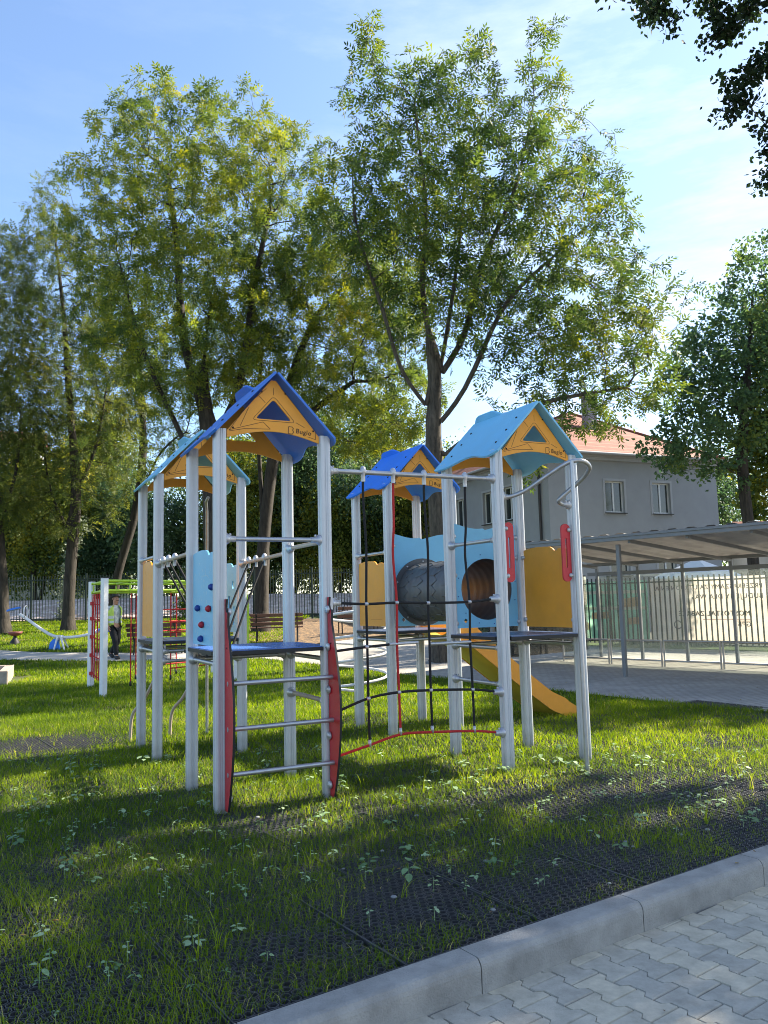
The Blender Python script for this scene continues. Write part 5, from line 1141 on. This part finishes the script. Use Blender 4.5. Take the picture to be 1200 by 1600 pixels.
for bb in (.35, fyl-.35):
    for a in (1.55, 2.0, 2.45):
        o = MB().tube([fpt(a, bb, 1.84), fpt(a, bb, .2)], .013, 6).build('ladder_rope', MT['redrope'], F); MB().lathe([(.001, 0), (.024, .01), (.02, .09), (.001, .1)], fpt(a, bb, .12), (0, 0, 1), 8).build('rope_weight', MT['black'], o)
    for z in (.35, 1.05, 1.25, 1.5):
        MB().tube([fpt(1.53, bb, z), fpt(2.47, bb, z)], .014, 6).build('ladder_rung', MT['redrope'], F)
MB().tube(spline([fpt(FXL+.02, .4, 1.93), fpt(FXL+.30, .35, 1.90), fpt(FXL+.42, .3, 1.7), fpt(FXL+.44, .3, 1.2), fpt(FXL+.44, .3, -.05)], 5), .024, 8).build('curved_pole', MT['lime'], F)

# ------------------------------------------------------------------ seesaw, spinner dish, benches, sandpit
x, y = -9.9, 24.6
E1 = empty('seesaw', gp(x, y), R(4)); tag(E1, 'white curved beam seesaw with blue seats raised at its left end', 'seesaw')
o = MB().tube(spline([(-1.20, 0, 1.10), (-.95, 0, .92), (-.55, 0, .62), (-.2, 0, .42), (.2, 0, .36), (.7, 0, .40), (1.15, 0, .52)], 5), .045, 10).build('beam', MT['white'], E1)
for x_, z_, t in ((-1.38, 1.22, -.25), (1.32, .52, .15)):
    m = MB(); m.prism(circ(0, 0, .20, 16), [], (x_, 0, z_), (math.cos(t), 0, -math.sin(t)), (0, 1, 0), .05); m.build('seat', MT['blue2'], E1, bevel=.015)
MB().tube([(-1.02+.0, .18*math.sin(a), 1.16+.18*math.cos(a)) for a in [k*2*math.pi/16 for k in range(16)]], .016, 6, closed=True).build('handle', MT['white'], E1)
MB().tube([(.98+.10*math.sin(a), .0+.16*math.sin(a), .72+.20*math.cos(a)) for a in [k*2*math.pi/16 for k in range(16)]], .016, 6, closed=True).build('handle', MT['clamp'], E1)
for sx in (-1, 1):
    for sy in (-1, 1): MB().tube([(sx*.04, sy*.07, .42), (sx*.16+.05, sy*.22, -.02)], [.035, .022], 8).build('leg', MT['white'], E1)
m = MB(); m.prism([(-.32, 0), (.02, 0), (-.06, .30), (-.16, .34), (-.28, .22)], [], (0, .05, 0), (1, 0, 0), (0, 0, 1), .10); m.build('base', MT['blue2'], E1, bevel=.01)
e = empty('spinner_dish', gp(-12.0, 26.2)); tag(e, 'low reddish spinner dish standing on the back lawn', 'spinner')
MB().lathe([(.001, .26), (.10, .27), (.20, .33), (.24, .40), (.21, .40), (.12, .34), (.001, .32)], (0, 0, 0), (0, 0, 1), 20).build('dish', mat('maroon_plastic', (.22, .06, .06), .5), e)
MB().lathe([(.16, -.02), (.14, .08), (.05, .22), (.04, .28)], (0, 0, 0), (0, 0, 1), 14).build('base', MT['black'], e)
def bench(label, loc, rz):
    e = empty('park_bench', loc, rz); tag(e, label, 'bench', 'park benches by the path')
    for i in range(3): m = MB(); m.box((0, -.14+i*.14, .44), (1.6, .11, .035)); m.build('seat_slat', MT['seat'], e, bevel=.004)
    for i in range(3): m = MB(); m.box((0, .27+i*.035, .56+i*.13), (1.6, .030, .10), 0, Matrix.Rotation(R(-14), 3, 'X')); m.build('back_slat', MT['seat'], e, bevel=.004)
    for sx in (-.62, .62):
        m = MB(); m.tube([(sx, -.20, 0), (sx, -.18, .42), (sx, .20, .41), (sx, .38, .88)], .022, 8); m.tube([(sx, .22, 0), (sx, .18, .41)], .022, 8); m.build('leg', MT['iron'], e)
    return e
bench('dark slatted bench beside the walking person', gp(-6.45, 22.9, .01), R(172)); bench('dark bench behind the red rope ladder of the climbing frame', gp(-5.0, 24.4), R(168))
bench('dark bench behind the spiral tube climber', gp(-.95, 27.0), R(200)); bench('dark bench half hidden by the light blue climbing board', gp(-3.4, 25.2), R(185))
e = empty('sandpit', (-8.75, 16.9, 0), 0); tag(e, 'low sandpit edged with weathered boards at the left edge', 'sandpit')
c = [(-8.9+8.75, 19.2-16.9), (-8.15+8.75, 17.3-16.9), (-11.4+8.75, 16.0-16.9), (-12.2+8.75, 18.0-16.9)]
for i in range(4):
    a, b_ = Vector(c[i]), Vector(c[(i+1) % 4]); d = (b_-a); m = MB(); m.box(((a.x+b_.x)/2, (a.y+b_.y)/2, .14), (d.length+.16, .18, .30), 0, Matrix.Rotation(math.atan2(d.y, d.x), 3, 'Z')); m.build('border_board', MT['sand'], e, bevel=.008)
m = MB(); m.add([(p[0], p[1], .18) for p in c], [(0, 1, 2, 3)]); m.build('sand', speckle('pale_sand', (.42, .34, .24), (.5, .42, .3), (.36, .28, .2), 4, 90, .4), e)

# ------------------------------------------------------------------ person
def skin_obj(name, verts, edges, radii, m_, parent, root=0, sub=1):
    me = bpy.data.meshes.new(name); me.from_pydata(verts, edges, []); me.materials.append(m_); o = bpy.data.objects.new(name, me); col.objects.link(o); o.parent = parent
    sk = o.modifiers.new('skin', 'SKIN'); sk.use_smooth_shade = True
    lay = me.skin_vertices[0] if me.skin_vertices else None
    if lay is None: return o
    for i, r in enumerate(radii):
        r = r if isinstance(r, tuple) else (r, r); lay.data[i].radius = r; lay.data[i].use_root = (i == root)
    sb = o.modifiers.new('sub', 'SUBSURF'); sb.levels = sub; sb.render_levels = sub
    return o
PR = empty('person', gp(-7.45, 22.2, -.01), R(-128)); tag(PR, 'walking person in dark hat, yellow hi-vis vest and dark trousers on the footpath', 'person')
V_, E_, Rd = [], [], []
def jn(p, r, par=None):
    V_.append(p); Rd.append(r); i = len(V_)-1
    if par is not None: E_.append((par, i))
    return i
pel = jn((0, 0, .93), (.12, .09)); sp = jn((0, .0, 1.10), (.11, .08), pel); ch = jn((0, .0, 1.30), (.165, .11), sp); nb = jn((0, .0, 1.43), (.07, .065), ch); nk = jn((0, .02, 1.50), (.055, .055), nb)
hd0 = jn((0, .045, 1.56), (.068, .075), nk); hd1 = jn((0, .045, 1.64), (.078, .095), hd0); hd2 = jn((0, .035, 1.72), (.066, .08), hd1); ns = jn((0, .145, 1.62), (.014, .016), hd1)
for sx, el, wr in ((1, (.25, -.06, 1.12), (.27, .10, .90)), (-1, (-.26, -.10, 1.14), (-.27, -.16, .90))):
    sh_ = jn((sx*.175, 0, 1.39), (.062, .062), ch); e1 = jn(el, .042, sh_); w1 = jn(wr, .028, e1); d = (Vector(wr)-Vector(el)).normalized(); pm_ = Vector(wr)+d*.06; p1 = jn(tuple(pm_), (.034, .018), w1)
    for k in range(4):
        o_ = Vector((0, (k-1.5)*.021, 0)); L = (.070, .082, .078, .060)[k]; a = jn(tuple(pm_+o_+d*.035), .010, p1); b2 = jn(tuple(pm_+o_*1.1+d*(.035+L*.5)+Vector((-sx*.008, 0, 0))), .009, a); jn(tuple(pm_+o_*1.1+d*(.03+L)+Vector((-sx*.026, 0, 0))), .0075, b2)
    t1 = jn(tuple(Vector(wr)+d*.03+Vector((-sx*.012, .034, 0))), .011, w1); jn(tuple(Vector(wr)+d*.075+Vector((-sx*.022, .05, 0))), .0085, t1)
legs = [((.09, .01, .86), (.10, .20, .50), (.10, .26, .10), (.10, .40, .04)), ((-.09, -.01, .86), (-.10, .02, .48), (-.10, -.30, .16), (-.10, -.20, .04))]
for L in legs:
    p = pel
    for q, r in zip(L, (.095, .062, .042, .035)): p = jn(q, r, p)
skin_obj('body', V_, E_, Rd, MT['skin'], PR, 0, 2)
tv = [(0, 0, .96)]; te = []; tr_ = [(.165, .125)]
for L in legs:
    p = 0
    for q, r in zip(L[:3], (.112, .082, .068)): tv.append(q); te.append((p, len(tv)-1)); tr_.append(r); p = len(tv)-1
skin_obj('trousers', tv, te, tr_, MT['trouser'], PR, 0, 2)
skin_obj('shirt', [(0, 0, .90), (0, 0, 1.12), (0, 0, 1.30), (0, .0, 1.42), (.18, 0, 1.39), (.215, -.03, 1.27), (-.18, 0, 1.39), (-.22, -.05, 1.27)], [(0, 1), (1, 2), (2, 3), (2, 4), (4, 5), (2, 6), (6, 7)], [(.165, .125), (.155, .115), (.180, .125), (.075, .07), .075, .062, .075, .062], MT['shirt'], PR, 2, 2)
for q in (legs[0][2:], legs[1][2:]):
    a, b2 = Vector(q[0]), Vector(q[1]); m = MB(); m.tube(spline([a+Vector((0, -.05, -.03)), (a+b2)/2+Vector((0, 0, -.01)), b2], 4), [.045, .052, .054, .054, .052, .05, .046, .042, .028], 10); m.build('shoe', MT['black'], PR)
vv, vf, vm = [], [], []
zs = [.90, .98, 1.04, 1.10, 1.18, 1.24, 1.30, 1.38, 1.45]; wd = [.205, .198, .192, .190, .196, .205, .212, .205, .13]; dp = [.165, .158, .150, .146, .148, .152, .152, .13, .09]
for z, a_, d_ in zip(zs, wd, dp):
    for k in range(21): t = R(32+296*k/20); vv.append((a_*math.sin(t), d_*math.cos(t), z))
for i in range(len(zs)-1):
    for k in range(20):
        if 4 <= i+0 <= 6 and (4 <= k <= 5 or 14 <= k <= 15): continue
        vf.append((i*21+k, i*21+k+1, (i+1)*21+k+1, (i+1)*21+k)); vm.append(1 if i in (1, 3) else 0)
m = MB(); m.v = vv; m.f = vf; m.m = vm; m.s = [True]*len(vf); vst = m.build('vest', [MT['vest'], MT['tape']], PR); sm_ = vst.modifiers.new('thickness', 'SOLIDIFY'); sm_.thickness = .012
MB().lathe([(.001, .13), (.06, .125), (.088, .09), (.094, .02), (.15, .0), (.148, -.008), (.09, .005)], (0, .035, 1.70), (0, -.05, 1), 18).build('hat', MT['hat'], PR)
m = MB(); m.tube([(-.035, .135, 1.592), (0, .146, 1.600), (.035, .135, 1.592)], [.006, .012, .006], 6); m.build('moustache', MT['hat'], PR)
m = MB(); m.ball((-.030, .125, 1.655), .010); m.ball((.030, .125, 1.655), .010); m.build('eyes', MT['black'], PR)
for sx in (-1, 1): m = MB(); m.ball((sx*.080, .03, 1.635), .018, 0, 8, 1.5); m.build('ear', MT['skin'], PR)

# ------------------------------------------------------------------ rubber grass mats (real honeycomb rings, one shared mesh)
MW, MD = .80, 1.12; cell = .047; hv, hf = [], []
def ring(cx, cy, r=.0235, th=.0042, h=.019):
    n0 = len(hv)
    for rr, z in ((r, 0), (r, h), (r-th, h), (r-th, 0)):
        for k in range(6): a = R(60*k+30); hv.append((cx+rr*math.cos(a)*1.06, cy+rr*math.sin(a), z+(.0015*math.sin(cx*40+cy*23) if z else 0)))
    for i in range(3):
        for k in range(6): hf.append((n0+i*6+k, n0+i*6+(k+1) % 6, n0+(i+1)*6+(k+1) % 6, n0+(i+1)*6+k))
ny = int((MD-.03)/(cell*.90)); nx = int((MW-.03)/(cell*1.06))
for j in range(ny):
    for i in range(nx): ring(.03+(i+.5*(j % 2))*cell*1.06, .03+j*cell*.90)
for (x0, y0, x1, y1) in ((.002, .002, MW-.002, .008), (.002, MD-.008, MW-.002, MD-.002), (.002, .008, .008, MD-.008), (MW-.008, .008, MW-.002, MD-.008)):
    n0 = len(hv); hv += [(x, y, z) for z in (0, .018) for x, y in ((x0, y0), (x1, y0), (x1, y1), (x0, y1))]; hf += [tuple(n0+i for i in f) for f in ((4, 5, 6, 7), (0, 1, 5, 4), (1, 2, 6, 5), (2, 3, 7, 6), (3, 0, 4, 7))]
RUB = mat('mat_rubber', (.034, .034, .038), .55, 0, .5, 9, .3, 200, spec=.8)
me = bpy.data.meshes.new('rubber_mat'); me.from_pydata(hv, [], hf); me.materials.append(RUB); me.update()
rg = random.Random(4); k = 0
for j in range(0, 9):
    for i in range(-9, 11):
        p = KO+KD*(i*MW+(.0 if j % 2 == 0 else .4))+KN*(.015+j*MD); c_ = p+KD*MW/2+KN*MD/2
        if abs(c_.x) > .56*max(c_.y, 1)+1.0 or c_.y > 11.6: continue
        o = bpy.data.objects.new('rubber_mat', me); col.objects.link(o); o.location = (p.x, p.y, gz(p.x, p.y)-.010+rg.uniform(0, .004)); o.rotation_euler = (rg.uniform(-.003, .003), rg.uniform(-.003, .003), KA+rg.uniform(-.004, .004))
        if j < 2: lb = 'black honeycomb rubber mat laid along the kerb with sparse grass'
        elif j < 4: lb = 'black honeycomb rubber mat mostly hidden by grass in front of the play structure'
        else: lb = 'black honeycomb rubber mat buried in the grass under the play structure'
        tag(o, lb, 'rubber mat', 'rubber mats row %s' % ('by the kerb' if j < 2 else 'in the grass' if j < 4 else 'under the play structure')); k += 1
# soil showing through the mats
sm = MB(); Q = [KO+KD*a+KN*b for a, b in ((-7, .0), (9, .0), (9, 6.9), (-7, 6.9))]

# ------------------------------------------------------------------ grass and weeds
def kb(x, y): return (x-KO.x)*KN.x+(y-KO.y)*KN.y
def ka(x, y): return (x-KO.x)*KD.x+(y-KO.y)*KD.y
rs = np.random.RandomState(12)
def pt_seg(x, y, P):
    d = np.full(x.shape, 1e9)
    for a, b in zip(P, P[1:]):
        ax, ay = a; bx_, by_ = b; L2 = (bx_-ax)**2+(by_-ay)**2; t = np.clip(((x-ax)*(bx_-ax)+(y-ay)*(by_-ay))/L2, 0, 1); d = np.minimum(d, np.hypot(x-ax-t*(bx_-ax), y-ay-t*(by_-ay)))
    return d
EDGE = [(-3.4, 21.6), (-1.05, 19.3), (1.16, 16.2), (2.69, 13.9), (3.83, 12.2), (4.95, 10.7), (12, 1.5)]
ex_x = np.array([e_[0] for e_ in EDGE]); ex_y = np.array([e_[1] for e_ in EDGE])
def lawn_mask(x, y):
    near = np.interp(x, ex_x, ex_y, left=99, right=1.5); ok = (kb(x, y) > .02)
    ok &= ~((x > -3.3) & (y > near-.02))
    pc = np.interp(x, [-30, -14, -10.2, -7, -3.2], [28, 23.6, 22.4, 21.6, 21.5]); pe = np.interp(x, [-30, -14, -10.2, -7, -2.8], [30.5, 25.8, 24, 23.3, 23.2])
    ok &= ~((y > pc) & (y < pe) & (x < -2.5))
    ok &= ~((x < -8.2) & (x > -12.3) & (y > 15.9) & (y < 19.3) & (y > 16+.38*(x+11.4)) & (y < 18+.30*(x+12.2)) )
    return ok
def cover(x, y):
    """how much grass has grown through the mats, 0..1"""
    b_ = kb(x, y); n = fbm(x+20, y+20, 1.15); n2 = fbm(x+3, y+40, 3.1)
    edge = np.clip((b_-.05)/3.6, 0, 1)
    c = n*.9+n2*.9-.74+.34*edge+.05*sst(1.0, -1.2, x)
    c = np.clip(c*1.6+.28, .18, .80); c = np.where(b_ > 4.6, np.clip(.75+.5*(n-.4), .35, 1), c)
    # bare patches
    for (px, py, r, s_) in ((2.4, 6.6, 1.0, .75), (1.2, 6.5, .6, .6), (3.4, 6.3, .7, .5), (-3.9, 9.5, .75, .95), (-.9, 5.9, .35, .7), (.3, 4.4, .5, .7), (1.2, 4.9, .45, .8), (2.6, 5.7, .4, .7)):
        c = c*(1-s_*np.exp(-(((x-px)**2+(y-py)**2)/r**2)**2))
    return c
def blades(x, y, h, wd, lean, tint, m_):
    n = len(x); z = zt(x, y)-.01; a = rs.rand(n)*2*np.pi; dx, dy = np.cos(a), np.sin(a); fa = rs.rand(n)*2*np.pi; wx, wy = np.cos(fa)*wd/2, np.sin(fa)*wd/2; l1 = lean*h*.35; l2 = lean*h
    v = np.stack([np.stack([x-wx, y-wy, z], 1), np.stack([x+wx, y+wy, z], 1), np.stack([x+dx*l1+wx*.8, y+dy*l1+wy*.8, z+h*.55], 1), np.stack([x+dx*l1-wx*.8, y+dy*l1-wy*.8, z+h*.55], 1),
                  np.stack([x+dx*l2+wx*.12, y+dy*l2+wy*.12, z+h*np.maximum(.3, 1-lean*.3)], 1), np.stack([x+dx*l2-wx*.12, y+dy*l2-wy*.12, z+h*np.maximum(.3, 1-lean*.3)], 1)], 1)
    b0 = np.arange(n)[:, None]*6; q = np.concatenate([b0+np.array([[0, 1, 2, 3]]), b0+np.array([[3, 2, 4, 5]])], 1).reshape(-1, 4)
    return v.reshape(-1, 3), q, np.repeat(tint, 2)
def sample(y0, y1, dens, half, off=1.0):
    A = (y1-y0)*(half*(y0+y1)+2*off); n = int(A*dens); y = y0+(y1-y0)*rs.rand(n*2); wv = half*y+off; keep = rs.rand(n*2) < wv/(half*y1+off); y = y[keep][:n]; x = (rs.rand(len(y))*2-1)*(half*y+off); return x, y
parts = []
def field(y0, y1, dens, hh, ww, lean, mixc, cov=True):
    x, y = sample(y0, y1, dens, .53); k = lawn_mask(x, y)
    if cov: c = cover(x, y); k &= rs.rand(len(x)) < c
    x, y = x[k], y[k]; cc = cover(x, y) if cov else np.ones(len(x))
    tall = .55+.75*fbm(x, y, 1.7)+.35*rs.rand(len(x)); h = hh*tall*(.55+.45*cc); t = .30+.45*rs.rand(len(x))*1.0+mixc*(fbm(x+50, y, .8)-.5)
    dry = rs.rand(len(x)) < .05; t = np.where(dry, 1.0, t-.15)
    parts.append(blades(x, y, h, ww*(.7+.6*rs.rand(len(x))), lean*(.3+1.2*rs.rand(len(x))), t, None))
field(2.6, 5.2, 4300, .072, .0032, .65, .5); field(5.2, 8.2, 3300, .080, .0040, .55, .5); field(8.2, 12, 2200, .080, .0060, .5, .5); field(12, 18, 950, .075, .010, .5, .5)
field(18, 28, 420, .075, .018, .5, .5, False); field(28, 36, 260, .08, .026, .5, .5, False)
vs = []; qs = []; ts_ = []; n0 = 0
for v, q, t in parts: vs.append(v); qs.append(q+n0); ts_.append(t); n0 += len(v)
g = np_mesh('grass', np.concatenate(vs), np.concatenate(qs), MT['grass'], tint=np.concatenate(ts_)); tag(g, 'thin bright grass growing through the mats and over the lawn', 'grass', kind='stuff')
# coarse arching grass tufts
parts = []
n = 170; x, y = sample(3.0, 9.5, 30, .50, .2); k = lawn_mask(x, y) & (kb(x, y) > .35); x, y = x[k], y[k]; sel = rs.choice(len(x), min(n, len(x)), False)
tv, tq, tt = [], [], []; n0 = 0
for cx, cy in zip(x[sel], y[sel]):
    for b_ in range(rs.randint(3, 8)):
        a = rs.rand()*6.28; L = rs.uniform(.10, .26); ld = rs.uniform(.25, .9); w_ = rs.uniform(.0035, .0075); P0 = np.array([cx+rs.normal()*.012, cy+rs.normal()*.012, gz(cx, cy)]); d = np.array([math.cos(a), math.sin(a), 0]); s_ = np.array([-d[1], d[0], 0])
        pts = [P0+d*L*ld*t**1.6+np.array([0, 0, 1])*L*(t-.62*ld*t**2.4) for t in (0, .25, .5, .75, 1)]
        for i, p in enumerate(pts): ww = w_*(1-.22*i) if i < 4 else .0006; tv += [p-s_*ww/2, p+s_*ww/2]
        for i in range(4): tq.append((n0+2*i, n0+2*i+1, n0+2*i+3, n0+2*i+2)); tt.append(.45+.4*rs.rand())
        n0 += 10
g = np_mesh('grass_tufts', np.array(tv), np.array(tq), MT['grass'], tint=np.array(tt)); tag(g, 'coarse arching grass tufts in front of the play structure', 'grass', kind='stuff')
# broad leaved seedlings
wv, wq, wt = [], [], []; n0 = 0
x, y = sample(2.9, 8.6, 40, .50, .2); k = lawn_mask(x, y) & (kb(x, y) > .25); x, y = x[k], y[k]; sel = rs.choice(len(x), min(len(x), 520), False)
for cx, cy in zip(x[sel], y[sel]):
    big = rs.rand() < .18; L = (rs.uniform(.016, .036) if not big else rs.uniform(.036, .058))*(.8 if cy < 4.6 else 1.0); nl = rs.randint(3, 6) if not big else rs.randint(4, 8); hz = rs.uniform(.03, .09)*(1.5 if big else 1); a0 = rs.rand()*6.28; tn = rs.rand()
    z0 = gz(cx, cy)
    # stem
    for sgn in (0,):
        wv += [np.array((cx-.0015, cy, z0)), np.array((cx+.0015, cy, z0)), np.array((cx+.001, cy, z0+hz)), np.array((cx-.001, cy, z0+hz))]; wq.append((n0, n0+1, n0+2, n0+3)); wt.append(tn); n0 += 4
    for l in range(nl):
        a = a0+l*2.4+rs.normal()*.25; d = np.array([math.cos(a), math.sin(a), rs.uniform(-.15, .4)]); s_ = np.array([-math.sin(a), math.cos(a), rs.normal()*.15]); st = L*rs.uniform(.1, .5); c0_ = np.array([cx, cy, z0+hz*(1-.10*l)])+d*st; W = L*rs.uniform(.30, .42); ll = L*rs.uniform(.8, 1.15)
        rows = []
        for t, f in ((0, .12), (.2, .75), (.45, 1.0), (.72, .78), (1, .06)):
            p = c0_+d*ll*t+np.array([0, 0, -.35*ll*t*t]); rows.append((p-s_*W*f+np.array([0, 0, .12*W]), p, p+s_*W*f+np.array([0, 0, .12*W])))
        for r_ in rows: wv += list(r_)
        for i in range(4):
            for j in range(2): b0 = n0+3*i+j; wq.append((b0, b0+1, b0+4, b0+3)); wt.append(tn+.1*rs.normal())
        n0 += 15
g = np_mesh('weeds', np.array(wv), np.array(wq), MT['weed'], tint=np.array(wt), smooth=True); tag(g, 'pale broad leaved weed seedlings scattered over the mats', 'weeds', kind='stuff')
# pebbles and dry bits on the mats
m = MB()
for i in range(60):
    a = rs.uniform(-2.0, 5); b_ = rs.uniform(.12, 3); p = KO+KD*a+KN*b_
    if p.y < 2.8 or abs(p.x) > .55*p.y: continue
    r = rs.uniform(.008, .020); m.ball((p.x, p.y, .012), r, 0, 7, .45)
tag(m.build('pebbles', mat('pebble', (.20, .20, .20), .8, 0, .3, 30)), 'small grey pebbles lying on the rubber mats', 'pebbles', kind='stuff')

# fallen leaves
rs = np.random.RandomState(77); n = 420; x = rs.uniform(-4.5, 7, n); y = rs.uniform(2.4, 15, n); k = (np.abs(x) < .55*y+.6) & (rs.rand(n) < .75); x, y = x[k], y[k]; n = len(x)
b_ = kb(x, y); z = np.where(b_ < -.16, -.112, np.where(b_ < 0, .024, .035+.02*rs.rand(n))); a = rs.rand(n)*6.28; L = rs.uniform(.018, .042, n); W = L*rs.uniform(.35, .6, n); ti = rs.normal(size=n)*.25
d = np.stack([np.cos(a), np.sin(a), ti], 1); q_ = np.stack([-np.sin(a), np.cos(a), rs.normal(size=n)*.2], 1); c_ = np.stack([x, y, z], 1); L = L[:, None]; W = W[:, None]
co = np.stack([c_-d*L/2, c_+q_*W/2, c_+d*L/2, c_-q_*W/2], 1); co[:, 1, 2] += .004; co[:, 3, 2] += .004
g = np_mesh('fallen_leaves', co.reshape(-1, 3), np.arange(4*n).reshape(-1, 4), leaf_mat('dry_leaves', [(0, (.10, .05, .02)), (.5, (.26, .17, .05)), (1, (.42, .32, .09))], .2, clump=3), tint=rs.rand(n)); tag(g, 'small dry yellow and brown leaves fallen on grass, kerb and paving', 'fallen leaves', kind='stuff')
